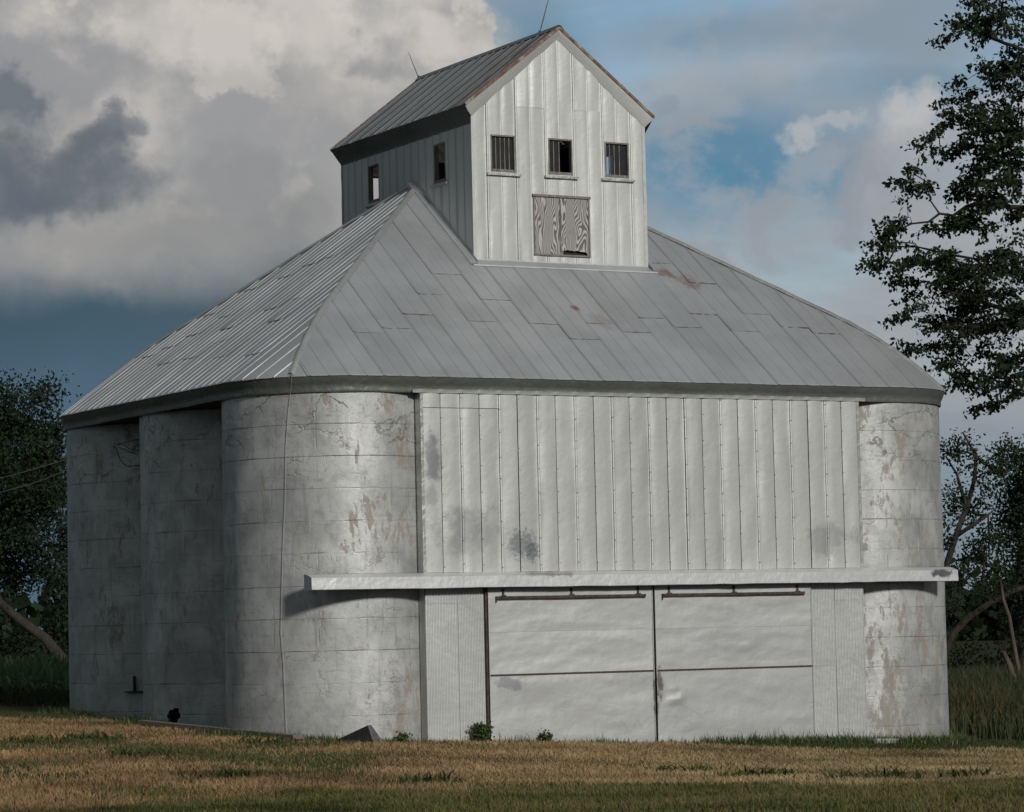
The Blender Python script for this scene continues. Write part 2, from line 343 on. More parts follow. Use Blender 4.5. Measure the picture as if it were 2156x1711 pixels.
# aluminium painted concrete of the silos (UV: u = arc length, v = height)
def silomat():
    mt, n, b = mat('silver_painted_concrete'); P = n.coord(); UV = n.coord('UV')
    UVr = n.vm('ADD', UV, n.vm('MULTIPLY', n.vm('SUBTRACT', n.noise(P, 3, 3, .5, out=1), (.5,.5,.5)), (.05,.035,0)))
    def brick(sz):
        bk = n.new('ShaderNodeTexBrick'); n.l.new(UVr, bk.inputs['Vector']); bk.offset = 0; bk.inputs['Scale'].default_value = 1
        bk.inputs['Mortar Size'].default_value = sz; bk.inputs['Mortar Smooth'].default_value = .6
        bk.inputs['Brick Width'].default_value = .86; bk.inputs['Row Height'].default_value = .5694
        return bk.outputs['Fac']
    seam = n.m('MULTIPLY', brick(.016), n.step(n.noise(P, 1.7, 5, .65), .46, .64))
    lo = n.noise(P, 1.1, 7, .65); st = n.noise(n.mapping(P, (5,5,.45)), 1.4, 8, .68); fine = n.noise(P, 22, 5, .65)
    paint = n.mix(n.step(lo, .34, .66), (.42,.43,.42), (.62,.63,.61))
    paint = n.mix(n.m('MULTIPLY', n.step(st, .54, .74), .6), paint, (.22,.225,.22))
    mo = n.noise(n.mapping(P, (2.2,2.2,1.3)), 1.6, 9, .72, .5)
    paint = n.mix(n.m('MULTIPLY', n.step(mo, .47, .65), .35), paint, (.20,.20,.19))
    hz = n.noise(n.mapping(P, (1.2,1.2,9)), 1.3, 8, .7, .3); paint = n.mix(n.m('MULTIPLY', n.step(hz, .54, .70), .35), paint, (.20,.19,.17))
    # white drips
    dr = n.noise(n.mapping(P, (26,26,.8)), 1.0, 3, .5); sx = n.new('ShaderNodeSeparateXYZ'); n.l.new(P, sx.inputs[0])
    zb = n.m('MULTIPLY', n.step(sx.outputs[2], 2.6, 3.3), n.m('SUBTRACT', 1, n.step(sx.outputs[2], 4.55, 4.75)))
    paint = n.mix(n.m('MULTIPLY', n.m('MULTIPLY', n.step(dr, .64, .72), zb), .6), paint, (.75,.76,.76))
    # bare tan concrete where the paint is gone; more of it towards the wall ends and on the right silo
    pz = n.noise(n.mapping(P, (1.6,1.6,.7)), 1.25, 9, .7, .3)
    right = n.m('MULTIPLY', n.step(sx.outputs[0], 9.5, 9.8), n.m('SUBTRACT', 1, n.step(sx.outputs[0], 11.0, 12.4)))
    e1 = n.m('MULTIPLY', n.step(sx.outputs[0], -.9, .9), n.m('SUBTRACT', 1, n.step(sx.outputs[0], 2, 3)))
    lowr = n.m('MULTIPLY', right, n.m('SUBTRACT', 1, n.step(sx.outputs[2], 2.2, 3.2)))
    thr = n.m('ADD', n.m('ADD', n.m('MULTIPLY', right, .05), n.m('MULTIPLY', e1, .05)), n.m('MULTIPLY', lowr, .05))
    bare = n.step(n.m('ADD', pz, thr), .578, .625)
    bare = n.m('MULTIPLY', bare, n.step(n.noise(n.mapping(P,(7,7,2.5)), 1.6, 5, .7), .36, .52))
    tan = n.mix(n.noise(P, 5, 6, .7), (.20,.155,.11), (.32,.275,.22))
    col = n.mix(n.m('MULTIPLY', bare, .72), paint, tan)
    # cracks with dark growth along the top courses and joints
    wv = n.vm('ADD', n.mapping(P, (1,1,2.2)), n.vm('MULTIPLY', n.noise(P, 2.2, 6, .65, out=1), (.9,.9,1.5)))
    vo = n.new('ShaderNodeTexVoronoi', feature='DISTANCE_TO_EDGE'); n.l.new(wv, vo.inputs['Vector']); vo.inputs['Scale'].default_value = .75
    ck = n.m('SUBTRACT', 1, n.step(vo.outputs['Distance'], 0, .03))
    ck = n.m('MULTIPLY', ck, n.step(n.m('ADD', n.noise(P, 1.2, 4, .6), n.m('MULTIPLY', n.step(sx.outputs[2], 5.0, 5.5), .10)), .5, .62))
    ck = n.m('MULTIPLY', ck, n.m('ADD', .45, n.m('MULTIPLY', n.step(sx.outputs[2], 4.6, 5.3), .55)))
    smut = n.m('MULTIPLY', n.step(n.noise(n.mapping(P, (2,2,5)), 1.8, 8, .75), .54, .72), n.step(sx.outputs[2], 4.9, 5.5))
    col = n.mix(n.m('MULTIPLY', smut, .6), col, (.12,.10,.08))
    sm2 = n.m('MULTIPLY', n.step(n.noise(n.mapping(P, (3.2,3.2,1.2)), 2.3, 9, .75), .56, .68), .35); col = n.mix(sm2, col, (.15,.13,.11))
    col = n.mix(n.m('MULTIPLY', seam, .28), col, (.12,.115,.10))
    col = n.mix(n.m('MULTIPLY', ck, .55), col, (.07,.06,.05))
    grime = n.m('MULTIPLY', n.m('SUBTRACT', 1, n.step(sx.outputs[2], .1, 1.3)), n.step(n.noise(P, 2, 6, .7), .42, .62))
    col = n.mix(n.m('MULTIPLY', grime, .35), col, (.30,.27,.23))
    h = n.m('SUBTRACT', n.m('SUBTRACT', n.m('ADD', n.m('MULTIPLY', lo, .7), n.m('MULTIPLY', fine, .12)), n.m('MULTIPLY', seam, .35)), n.m('ADD', n.m('MULTIPLY', ck, .5), n.m('MULTIPLY', bare, .15)))
    met = n.m('MULTIPLY', n.m('SUBTRACT', 1, bare), .40)
    setp(n, b, col=col, met=met, rough=n.m('ADD', .44, n.m('MULTIPLY', lo, .16)), nrm=bump(n, h, .022, .6))
    return mt
M['silo'] = silomat()
mt, n, b = mat('darkened_lap_edge'); P = n.coord(); q = n.noise(P, 9, 5, .7)
setp(n, b, col=n.ramp(q, [(.40,(.30,.31,.32)),(.52,(.10,.08,.07)),(.7,(.09,.05,.035))]), rough=.85); M['lap'] = mt  # brown-black strip painted on lap edges in place of their shadow line

def leafmat(name, a, b_, trans=.25):
    mt, n, b = mat(name); ca = n.new('ShaderNodeVertexColor', layer_name='Col')
    sp = n.new('ShaderNodeSeparateColor'); n.l.new(ca.outputs[0], sp.inputs[0])
    col = n.mix(sp.outputs[0], a, b_)
    setp(n, b, col=col, rough=.75); b.inputs['Specular IOR Level'].default_value = .2
    t = n.new('ShaderNodeBsdfTranslucent'); n.l.new(col, t.inputs[0])
    mx = n.new('ShaderNodeMixShader'); mx.inputs[0].default_value = trans
    n.l.new(b.outputs[0], mx.inputs[1]); n.l.new(t.outputs[0], mx.inputs[2])
    n.l.new(mx.outputs[0], [q for q in n.n if q.type == 'OUTPUT_MATERIAL'][0].inputs[0])
    return mt
M['leaf'] = leafmat('leaf_green', (.014,.027,.012), (.040,.058,.025), .15)
M['weed'] = leafmat('weed_leaf', (.04,.065,.02), (.09,.13,.045), .25)
M['leafdark'] = leafmat('leaf_dark_green', (.008,.017,.008), (.026,.043,.019), .12)
M['corn'] = leafmat('corn_leaf', (.07,.14,.055), (.17,.27,.12), .3)
M['blade'] = None
def vcmat(name, rough=.8):
    mt, n, b = mat(name); ca = n.new('ShaderNodeVertexColor', layer_name='Col'); setp(n, b, col=ca.outputs[0], rough=rough); b.inputs['Specular IOR Level'].default_value = .2
    return mt
M['blade'] = vcmat('grass_blade')
mt, n, b = mat('tree_bark'); P = n.coord(); q = n.noise(n.mapping(P, (6,6,1.4)), 2, 7, .7)
setp(n, b, col=n.ramp(q, [(.3,(.018,.015,.012)),(.7,(.06,.05,.04))]), rough=.95, nrm=bump(n, q, .05, .8)); M['bark'] = mt
mt, n, b = mat('bare_dead_wood'); P = n.coord(); q = n.noise(n.mapping(P, (6,6,1.4)), 2, 7, .7)
setp(n, b, col=n.ramp(q, [(.3,(.05,.038,.03)),(.7,(.15,.115,.09))]), rough=.95); M['deadwood'] = mt
mt, n, b = mat('old_concrete_slab'); P = n.coord(); q = n.noise(P, 7, 7, .7)
setp(n, b, col=n.ramp(q, [(.3,(.05,.05,.05)),(.7,(.15,.145,.14))]), rough=.9); M['slab'] = mt

mt, n, b = mat('shaded_concrete'); P = n.coord(); setp(n, b, col=n.ramp(n.noise(P, 7, 7, .7), [(.3,(.010,.010,.010)),(.7,(.03,.03,.03))]), rough=1); b.inputs['Specular IOR Level'].default_value = .1; M['slab_shade'] = mt  # near-black copy of the slab concrete, underside shade put into the colour
# ------------------------------------------------------------------ ground
def proj(p):
    d = np.asarray(p, float)-CAM; z = d@_F
    return 1078+FPX*(d@_R)/z, 855.5-FPX*(d@_U)/z, z
def hit(x, y, axis, val):
    d = px_dir(x, y); t = (val-CAM[axis])/d[axis]; return CAM+d*t
r = 2.0; SP = 3.969; WD = 11.174; HE = 6.543
def gz(x, y):
    """the ground falls gently to the right and rises behind, close round the building"""
    D = math.hypot(x-min(max(x, -2), WD+2), y-min(max(y, -2), 2*SP+2)); t = min(1, max(0, (D-3.5)/19)); t = t*t*(3-2*t)
    return (.147-.0393*x+.0343*y)*(1-t)
def fbm2(x, y, sc, seed=0):
    return noise.fractal(Vector((x*sc+seed*17.3, y*sc-seed*9.1, seed*3.7)), 1.0, 2.0, 4)
def zone(x, y):
    """0..1 share of dry straw, and a straw tint, at a ground point. The mown strips run across the view."""
    d = (x-CX)*_F[0]/.9973+(y-CY)*_F[1]/.9973; lat = (x-CX)*_R0[0]+(y-CY)*_R0[1]
    u = lat/max(d, 1)                                  # -0.166 .. 0.166
    w = fbm2(x, y, .22, 1)*1.6+fbm2(x, y, .9, 2)*.9
    far = np.interp(u, [-.13,-.09,-.05,-.02,.03,.1,.17], [60,58,55.6,56.5,58.5,56,59])+w*.5
    nr = np.interp(u, [-.17,-.11,-.09,-.07,.0,.06,.17], [35.3,36.6,38,41.0,41.4,41.3,40.2])+w*.8
    def sm(a, b, v): t = min(1, max(0, (v-a)/(b-a))); return t*t*(3-2*t)
    s = sm(nr-.6, nr+.6, d)*(1-sm(far-.7, far+.7, d))
    if u < -.03:    # green weeds in the straw at the left
        g = sm(-.08, .16, fbm2(x, y, .35, 5)+.25*fbm2(x*.4, y*2, .8, 6)+.12*(1 if 42 < d < 50 else -1))
        s *= 1-.7*g*sm(.03, .06, -u)
    s *= 1-.5*sm(.4, .6, fbm2(x, y, .8, 9))
    return s, d, u
gx = np.concatenate([np.linspace(-3000, -90, 14), np.linspace(-80, 110, 191), np.linspace(120, 3000, 14)])
gy = np.concatenate([np.linspace(-600, -75, 6), np.linspace(-65, 140, 206), np.linspace(150, 4000, 14)])
V = []; C_ = []
for yv in gy:
    for xv in gx:
        near = -80 <= xv <= 110 and -65 <= yv <= 140
        V.append((xv, yv, gz(xv, yv)+(.02*fbm2(xv, yv, .15, 3) if near else 0)))
        s, d, u = zone(xv, yv) if near else (0, 200, 0)
        if d > 56: s = .12
        k = .8+.35*fbm2(xv, yv, .6, 4) if near else .8
        a = np.array([.028,.036,.014]); b_ = np.array([.15,.095,.045])
        c = (a+(b_-a)*(s*.9+.12))*k
        C_.append((*np.clip(c, 0, 1), 1))
V = np.array(V); nxg = len(gx)
F_ = [(j*nxg+i, j*nxg+i+1, (j+1)*nxg+i+1, (j+1)*nxg+i) for j in range(len(gy)-1) for i in range(nxg-1)]
mt, n, b = mat('field_soil'); ca = n.new('ShaderNodeVertexColor', layer_name='Col'); P = n.coord()
col = n.mix(n.m('MULTIPLY', n.step(n.noise(P, 14, 6, .7), .4, .7), .5), ca.outputs[0], (.02,.022,.01))
setp(n, b, col=col, rough=.95, nrm=bump(n, n.noise(P, 9, 6, .7), .1, .8)); b.inputs['Specular IOR Level'].default_value = .1
g = fastmesh('ground', V, F_, mt, None, True, C_); tag(g, 'flat farm ground with mown grass and straw', None, None, 'structure')

def inside_building(x, y, mg=0.0):
    xx = x-min(max(x, 0), WD); yy = y-min(max(y, 0), 2*SP)
    return math.hypot(xx, yy) < 2.02-mg
def blades(name, pts, hgt, wid, cols, label, lean=.45, mt=None):
    """pts (N,3); hgt, wid (N,); cols (N,3): one bent two-segment blade each"""
    pts = pts.copy(); pts[:, 2] += [gz(q[0], q[1]) for q in pts]
    N_ = len(pts); an = RNG.uniform(0, 2*np.pi, N_); la = RNG.uniform(0, 2*np.pi, N_); ln = RNG.uniform(.05, lean, N_)*hgt
    sx = np.cos(an)*wid/2; sy = np.sin(an)*wid/2; lx = np.cos(la)*ln; ly = np.sin(la)*ln
    z0 = np.zeros(N_)
    a = pts+np.stack([sx, sy, z0-.02], 1); b_ = pts-np.stack([sx, sy, z0+.02], 1)
    c = pts+np.stack([sx*.8+lx*.35, sy*.8+ly*.35, hgt*.55], 1); d = pts+np.stack([-sx*.8+lx*.35, -sy*.8+ly*.35, hgt*.55], 1)
    e = pts+np.stack([lx, ly, hgt*RNG.uniform(.8, 1, N_)], 1)
    V = np.stack([a, b_, c, d, e], 1).reshape(-1, 3); i = np.arange(N_)*5
    F_ = np.concatenate([np.stack([i, i+1, i+3], 1), np.stack([i, i+3, i+2], 1), np.stack([i+2, i+3, i+4], 1)])
    col = np.repeat(np.concatenate([cols, np.ones((N_, 1))], 1), 5, 0)
    o = fastmesh(name, V, F_, mt or M['blade'], None, False, col)
    return tag(o, label, None, None, 'stuff')
def scatter(nm, d0, d1, u0, u1):
    d = np.sqrt(RNG.uniform(d0**2, d1**2, nm)); u = RNG.uniform(u0, u1, nm)
    x = CX+d*_F[0]/.9973+u*d*_R0[0]; y = CY+d*_F[1]/.9973+u*d*_R0[1]
    return x, y
def field():
    dry = [[], [], [], []]; grn = [[], [], [], []]
    # coarse zone lookup to keep it quick
    x, y = scatter(420000, 30, 62, -.22, .22)
    cell = {}
    rn = RNG.random(len(x)); rh = RNG.random(len(x)); rc = RNG.random((len(x), 2))
    for i in range(len(x)):
        k = (round(x[i]*3), round(y[i]*3)); z = cell.get(k)
        if z is None:
            z = zone(k[0]/3, k[1]/3); z = cell[k] = (*z, fbm2(k[0]/3, k[1]/3, .5, 8), fbm2(k[0]/3, k[1]/3, 1.3, 11))
        s, d, u, q, q2 = z
        if inside_building(x[i], y[i]): continue
        p = (x[i], y[i], 0)
        if rn[i] < min(.95, s*1.2):
            h = .035+.065*rh[i]+.03*q; t = rc[i, 0]*.6+.4*rc[i, 1]
            redd = min(1, max(0, .5-u*5))*.7
            c = np.array([.29,.21,.095])*(1-t)+np.array([.47,.36,.20])*t
            c = c*(1-redd*.30*np.array([.3,.9,1.0]))*(.8+.5*q+.15*q2)
            L = dry
        else:
            h = (.035+.06*rh[i]) if d < 44 else (.04+.07*rh[i]); 
            band = 1.0 if (d > 54 or (s > .05)) else .0
            h += .025*q2*band
            c = np.array([.040,.060,.018])*(1-rc[i, 0])+np.array([.095,.115,.040])*rc[i, 0]
            if d < 41 and rc[i, 1] < .42+.6*q: c = np.array([.17,.125,.06])*(.6+.6*rc[i, 0])
            elif d < 41: c = c*(1.4+.9*q+.5*q2)*np.array([1.1,1,.8])
            elif d < 44: c = c*.8
            elif d > 54: c = c*.8
            L = grn
        c = np.clip(c, .01, .8)
        L[0].append(p); L[1].append(max(.03, h)); L[2].append(.006+.006*rh[i]+(.004 if d > 45 else 0)); L[3].append(c)
    A = lambda q: np.array(q)
    blades('dry_straw', A(dry[0]), A(dry[1]), A(dry[2]), A(dry[3]), 'dry tan cut straw in strips across the field', 1.3)
    blades('field_grass', A(grn[0]), A(grn[1]), A(grn[2]), A(grn[3]), 'short green mown grass of the field', 1.0)
field()
# taller grass growing along the foot of the elevator
def foot_grass():
    P_, H_, W_, C_ = [], [], [], []
    for i in range(26000):
        t = RNG.random(); side = RNG.random()
        if side < .72:
            x = -1.8+t*(WD+4.2); y = (-2.15 if 0 < x < WD else -math.sqrt(max(0, 4.3-(x if x < 0 else x-WD)**2))) - abs(RNG.normal(0, .28))
            dens = .2 if x < .8 else (.05 if x < 6 else min(1, .08+(x-6)*.3))
            hs = .15 if x < 6.3 else .24
            if 1.9 < x < 6 and fbm2(x, 0, 1.2, 21) > 0: dens *= 2.5; hs *= 1.3
        else:
            a = RNG.uniform(math.pi*.8, math.pi*1.45); k = int(RNG.integers(0, 3))
            x = math.cos(a)*(2.05+abs(RNG.normal(0, .25))); y = k*SP+math.sin(a)*(2.05+abs(RNG.normal(0, .25))); dens = .55; hs = .20
        if RNG.random() > dens or inside_building(x, y): continue
        P_.append((x, y, 0)); H_.append(hs*(.35+.65*RNG.random()+.7*(RNG.random() > .965))); W_.append(.008+.008*RNG.random())
        c = np.array([.030,.052,.016])*(.7+.9*RNG.random())
        if RNG.random() < .12: c = np.array([.22,.20,.10])
        C_.append(c*1.2)
    blades('foot_grass', np.array(P_), np.array(H_), np.array(W_), np.array(C_), 'uneven green grass growing along the foot of the elevator', .5)
foot_grass()
# broad leaved weeds low in the straw
def weeds():
    P_, H_, W_, C_ = [], [], [], []
    cs = [hit(x, y, 2, 0)[:2] for x, y in [(1590,1612),(1612,1609),(1780,1618),(1880,1613),(1450,1602),(560,1590),(190,1600),(215,1598),(300,1618),(470,1645),(60,1610),(2040,1612),(900,1642)]]
    for (x, y) in cs:
        for i in range(90):
            a = RNG.normal(0, .25, 2); P_.append((x+a[0]*1.5, y+a[1], 0)); H_.append(.08+.16*RNG.random()*math.exp(-(a@a)*3)); W_.append(.03+.025*RNG.random()); C_.append(np.array([.050,.064,.020])*(.6+.8*RNG.random()))
    blades('weed_patch', np.array(P_), np.array(H_), np.array(W_), np.array(C_), 'broad leaved green weeds scattered through the straw', 1.3)
weeds()
# tall dark grass beyond the elevator
def tall_grass():
    P_, H_, W_, C_ = [], [], [], []
    for (d0, d1, u0, u1, nn, hh) in [(63, 100, .118, .22, 26000, .75), (66, 84, -.24, -.14, 9000, .45)]:
        x, y = scatter(nn, d0, d1, u0, u1)
        for i in range(nn):
            if inside_building(x[i], y[i], -.1): continue
            q = fbm2(x[i], y[i], .12, 13); P_.append((x[i], y[i], 0)); H_.append(hh*(.45+.6*RNG.random()+.4*q)); W_.append(.016+.014*RNG.random())
            t = RNG.random(); c = np.array([.026,.042,.017])*(1-t)+np.array([.060,.068,.030])*t
            if RNG.random() < .12+.4*q: c = np.array([.14,.09,.045])*(.6+.5*t)
            C_.append(c)
    blades('tall_grass', np.array(P_), np.array(H_), np.array(W_), np.array(C_), 'tall dark rank grass beyond the elevator', .5)
tall_grass()

# ------------------------------------------------------------------ the elevator
E = empty('grain_elevator', (WD/2, SP, 0), 'silver painted concrete grain elevator with ribbed metal roof and square cupola', 'grain elevator')
class _P: pass
bpy.context.view_layer.update()
def part(name, V, F_, mt, parent=None, smooth=False, uv=None, label=None):
    o = mesh(name, V, F_, mt, None, smooth, uv)
    pr = parent or E
    o.parent = pr; o.matrix_parent_inverse = Matrix.Translation(-Vector((WD/2, SP, 0))) if pr is E else Matrix.Identity(4)
    if label: o['label'] = label
    return o
def pbuild(mb, name, mt, parent=None, smooth=False, label=None, uv=None): return part(name, mb.v, mb.f, mt, parent, smooth, uv, label)

# silos: dark core with eleven cast rings
NR = 11; ZT = 6.262; RH = ZT/NR
def silo(cx, cy, idx):
    mb = MB(); seg = 72
    hole_a = None
    if idx == 1:
        hp = None
        for it in range(400):     # where the ray through the broken hole meets this silo
            dr = px_dir(368, 1513); t = 40+it*.1; q = CAM+dr*t
            if math.hypot(q[0]-cx, q[1]-cy) < 2.0: hp = q; break
        hole_a = (math.atan2(hp[1]-cy, hp[0]-cx), hp[2])
    def inhole(a, z):
        if hole_a is None: return False
        da = (a-hole_a[0]+math.pi) % (2*math.pi)-math.pi
        x_, z_ = da*2, z-hole_a[1]
        th_ = math.atan2(z_, x_); rad = .15+.018*math.sin(3*th_+1)+.012*math.sin(7*th_)+(.09*max(0, math.cos(th_-.95))**6)
        return math.hypot(x_, z_) < rad
    segc = 72 if idx != 1 else 360
    zs = [-.6, ZT] if idx != 1 else [-.6, .03]+[.03*k for k in range(2, 38)]+[ZT]
    P_ = [[(cx+(r-.02)*math.cos(2*math.pi*i/segc), cy+(r-.02)*math.sin(2*math.pi*i/segc), z) for z in zs] for i in range(segc+1)]
    mb.grid(P_, hole=(lambda i, j: inhole(2*math.pi*(i+.5)/segc, (zs[j]+zs[j+1])/2)) if idx == 1 else None)
    core = pbuild(mb, 'silo', M['dark'])
    lab = ['large silo at the front left corner', 'middle silo of the shaded left side', 'rear silo of the shaded left side', 'silo at the front right corner', None, None][idx]
    if lab: core['label'] = lab
    rnd = random.Random(idx*31)
    for k in range(-1, NR):
        gp_ = (.0030 if k+1 in ((4, 9, 10), (2, 5, 8), (2, 4, 7, 9), (3, 8), (5,), (6,))[idx] else .0004); z0, z1 = k*RH+gp_, (k+1)*RH-gp_
        fine = idx == 1 and k in (0, 1)
        sg = 360 if fine else 96
        js = np.linspace(z0, z1, 20) if fine else [z0, z0+.012, (z0+z1)/2, z1-.012, z1]
        dr = rnd.uniform(-.0015, .0015); ox, oy = rnd.uniform(-.0015, .0015), rnd.uniform(-.0015, .0015)
        V, uv = [], []
        for i in range(sg+1):
            a = 2*math.pi*i/sg
            for jj, z in enumerate(js):
                rr = r-.004+dr+.003*nz(math.cos(a)*1.3+cx, math.sin(a)*1.3+cy, z*1.1)
                zz = z
                if jj in (0, len(js)-1): zz += .004*nz(math.cos(a)*6+cx, math.sin(a)*6, k*3.+jj)
                V.append((cx+ox+rr*math.cos(a), cy+oy+rr*math.sin(a), zz)); uv.append((a*2.0+idx*5.16+.35, z))
        Fq = []; mj = len(js)
        for i in range(sg):
            for j in range(mj-1):
                if fine and inhole(2*math.pi*(i+.5)/sg, (js[j]+js[j+1])/2): continue
                Fq.append((i*mj+j, (i+1)*mj+j, (i+1)*mj+j+1, i*mj+j+1))
        # top and bottom lips
        i0 = len(V)
        for i in range(sg+1):
            a = 2*math.pi*i/sg
            for rr in (r-.002, r-.05): V.append((cx+rr*math.cos(a), cy+rr*math.sin(a), js[-1]-.001)); uv.append((a*2, js[-1]))
        for i in range(sg): Fq.append((i0+2*i, i0+2*i+2, i0+2*i+3, i0+2*i+1))
        part('concrete_ring', V, Fq, M['silo'], core, True, uv)
    return core
for idx, (cx_, cy_) in enumerate([(0,0),(0,SP),(0,2*SP),(WD,0),(WD,SP),(WD,2*SP)]):
    c_ = silo(cx_, cy_, idx)
    c_.matrix_parent_inverse = Matrix.Translation(-Vector((WD/2, SP, 0)))

# front wall of ribbed sheets above the track cover
WY = -2.067
mb = MB(); mb.box((.9, -1.99, -.5), (10.1, -1.93, 6.30)); pbuild(mb, 'wall_backing', M['dark'])
mb = MB(); mb.box((.7, 2*SP+1.95, 0), (10.5, 2*SP+2.0, 6.30)); pbuild(mb, 'back_wall', M['trim'])
def sheet(org, du, dv, nrm, u0, u1, vlines, ribs, name, mt, amp=.009, rib=.014, holes=(), vtop=None, seed=0, label=None, step=.16, gap=.004, rv=None, tilt=0):
    """pressed metal sheet between u0,u1; ribs: list of u of crimps; holes (ua,ub,va,vb); vtop(u): sloping top edge"""
    org, du, dv, nrm = map(Vector, (org, du, dv, nrm))
    us = {u0+gap, u1-gap}
    for q in ribs:
        for t in (-.020, -.010, 0, .010, .020):
            if u0+gap < q+t < u1-gap: us.add(q+t)
    a = sorted(us); ext = []
    for i in range(len(a)-1):
        L = a[i+1]-a[i]
        if L > .09:
            for k in range(1, 5): ext.append(a[i]+L*k/5)
    vr = (vlines[0], vlines[1]); holes = [h for h in holes if h[2] < vr[1] and h[3] > vr[0]]
    for h in holes:
        ext += [q for q in (h[0], h[1]) if u0+gap < q < u1-gap]
    us = sorted(set(round(x, 5) for x in a+ext))
    va, vb = vlines
    vs = list(np.linspace(va, vb, max(2, int((vb-va)/step)+1)))
    for h in holes: vs += [q for q in (h[2], h[3]) if va < q < vb]
    vs = sorted(set(round(float(x), 5) for x in vs))
    P_ = []
    for u in us:
        row = []
        top = vtop(u) if vtop else vb
        for v in vs:
            v2 = va+(v-va)*(top-va)/(vb-va) if (vtop and v > (max([h[3] for h in holes]) if holes else va)) and False else min(v, top)
            h_ = 0
            dmin = min([abs(u-q) for q in ribs] or [9])
            if dmin < .0105: h_ = rib*(1-dmin/.012)
            else:
                edge = min(u-u0, u1-u, dmin)
                env = min(1, edge/.06)
                h_ = env*(amp*1.3*noise.noise(Vector((u*2.6+seed*7.1, v*1.1, seed)))+amp*.5*max(0, noise.noise(Vector((u*3+seed*3.1, v*4.2, seed+9))))+amp*.9*math.sin(math.pi*(u-u0)/(u1-u0)))
            row.append(org+du*u+dv*v2+nrm*(h_+tilt*((u-u0)/(u1-u0)-.5)))
        P_.append(row)
    def hole(i, j):
        uc = (us[i]+us[i+1])/2; vc = (vs[j]+vs[j+1])/2
        if vtop and vs[j] >= min(vtop(us[i]), vtop(us[i+1]))+1e-6 and vs[j] >= max(vtop(us[i]), vtop(us[i+1]))-1e-6: return True
        return any(h[0] < uc < h[1] and h[2] < vc < h[3] for h in holes)
    mb = MB(); mb.grid(P_, hole); 
    return pbuild(mb, name, mt, rv, True, label)
wl, wr = .765, 10.19
npan = 12; pw = (wr-wl)/npan
for k in range(npan):
    a0_, a1_ = wl+k*pw, wl+(k+1)*pw
    am_ = (a0_+a1_)/2+random.uniform(-.012, .012)
    for h_, (p0, p1, rb) in enumerate(((a0_, am_, [a0_+.032]), (am_, a1_, [a1_-.012]))):
        yy_ = WY-random.uniform(0, .006)
        kw = dict(amp=.010, rib=.008, gap=.0065, tilt=random.uniform(-.012, .012))
        if k < 2:
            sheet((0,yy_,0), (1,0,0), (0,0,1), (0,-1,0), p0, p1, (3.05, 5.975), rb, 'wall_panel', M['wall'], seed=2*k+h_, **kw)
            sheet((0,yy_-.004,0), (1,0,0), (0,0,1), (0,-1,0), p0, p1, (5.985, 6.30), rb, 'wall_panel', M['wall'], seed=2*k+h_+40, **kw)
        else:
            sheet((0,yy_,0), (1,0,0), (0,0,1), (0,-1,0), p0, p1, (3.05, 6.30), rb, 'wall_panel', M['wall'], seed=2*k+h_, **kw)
mb = MB()
for k in range(2*npan+1):
    xx = wl+k*pw/2+(.018 if k < 2*npan else -.018)
    z = 3.12+random.uniform(0, .1)
    while z < 6.25:
        j_ = random.uniform(-.004, .004); mb.box((xx+j_-.005, WY-.020, z-.006), (xx+j_+.005, WY-.004, z+.005)); z += random.uniform(.38, .5)
sc_ = pbuild(mb, 'screws', M['iron']); sc_['kind'] = 'stuff'
# return strips at the wall ends, back to the silos
for x, s_ in ((wl, -1), (wr, 1)):
    xc = 0 if s_ < 0 else WD
    yb = -math.sqrt(4-(x-xc)**2)+.02
    mb = MB(); mb.box((x-.012 if s_ < 0 else x, WY-.012, 3.0), (x if s_ < 0 else x+.012, yb, 6.30)); mb.box((x-.02 if s_ < 0 else x-.04, WY-.02, 3.0), (x+.04 if s_ < 0 else x+.02, WY-.012, 6.30))
    pbuild(mb, 'corner_trim', M['trim'])
    mb = MB()
    P_ = [[(x+s_*.004*math.sin(t*40), WY+(yb-WY)*t, z) for z in (-.5, 2.9)] for t in np.linspace(0, 1, 24)]
    mb.grid(P_); pbuild(mb, 'corner_trim', M['corr'])
# corrugated sheets beside the doors
def corr(x0, x1, z0, z1, y):
    mb = MB(); pit = .064; nn = int((x1-x0)/pit*6)
    P_ = [[(x0+(x1-x0)*i/nn, y-.010-.009*math.cos(2*math.pi*(x1-x0)*i/nn/pit), z) for z in np.linspace(z0, z1, 5)] for i in range(nn+1)]
    mb.grid(P_); return pbuild(mb, 'corrugated_panel', M['corr'], None, True)
for (x0, x1, y, brk) in ((.765, 1.42, WY+.004, 2.52), (1.41, 1.955, WY-.004, None), (8.975, 9.52, WY-.002, None), (9.51, 10.19, WY+.004, 2.46)):
    if brk: corr(x0, x1, -.5, brk, y); corr(x0, x1, brk-.02, 2.80, y-.008)
    elif x0 < 5: corr(x0, x1, -.5, 2.80, y)
    else: corr(x0, x1, -.5, 1.22, y); corr(x0, x1, 1.20, 2.80, y-.007)
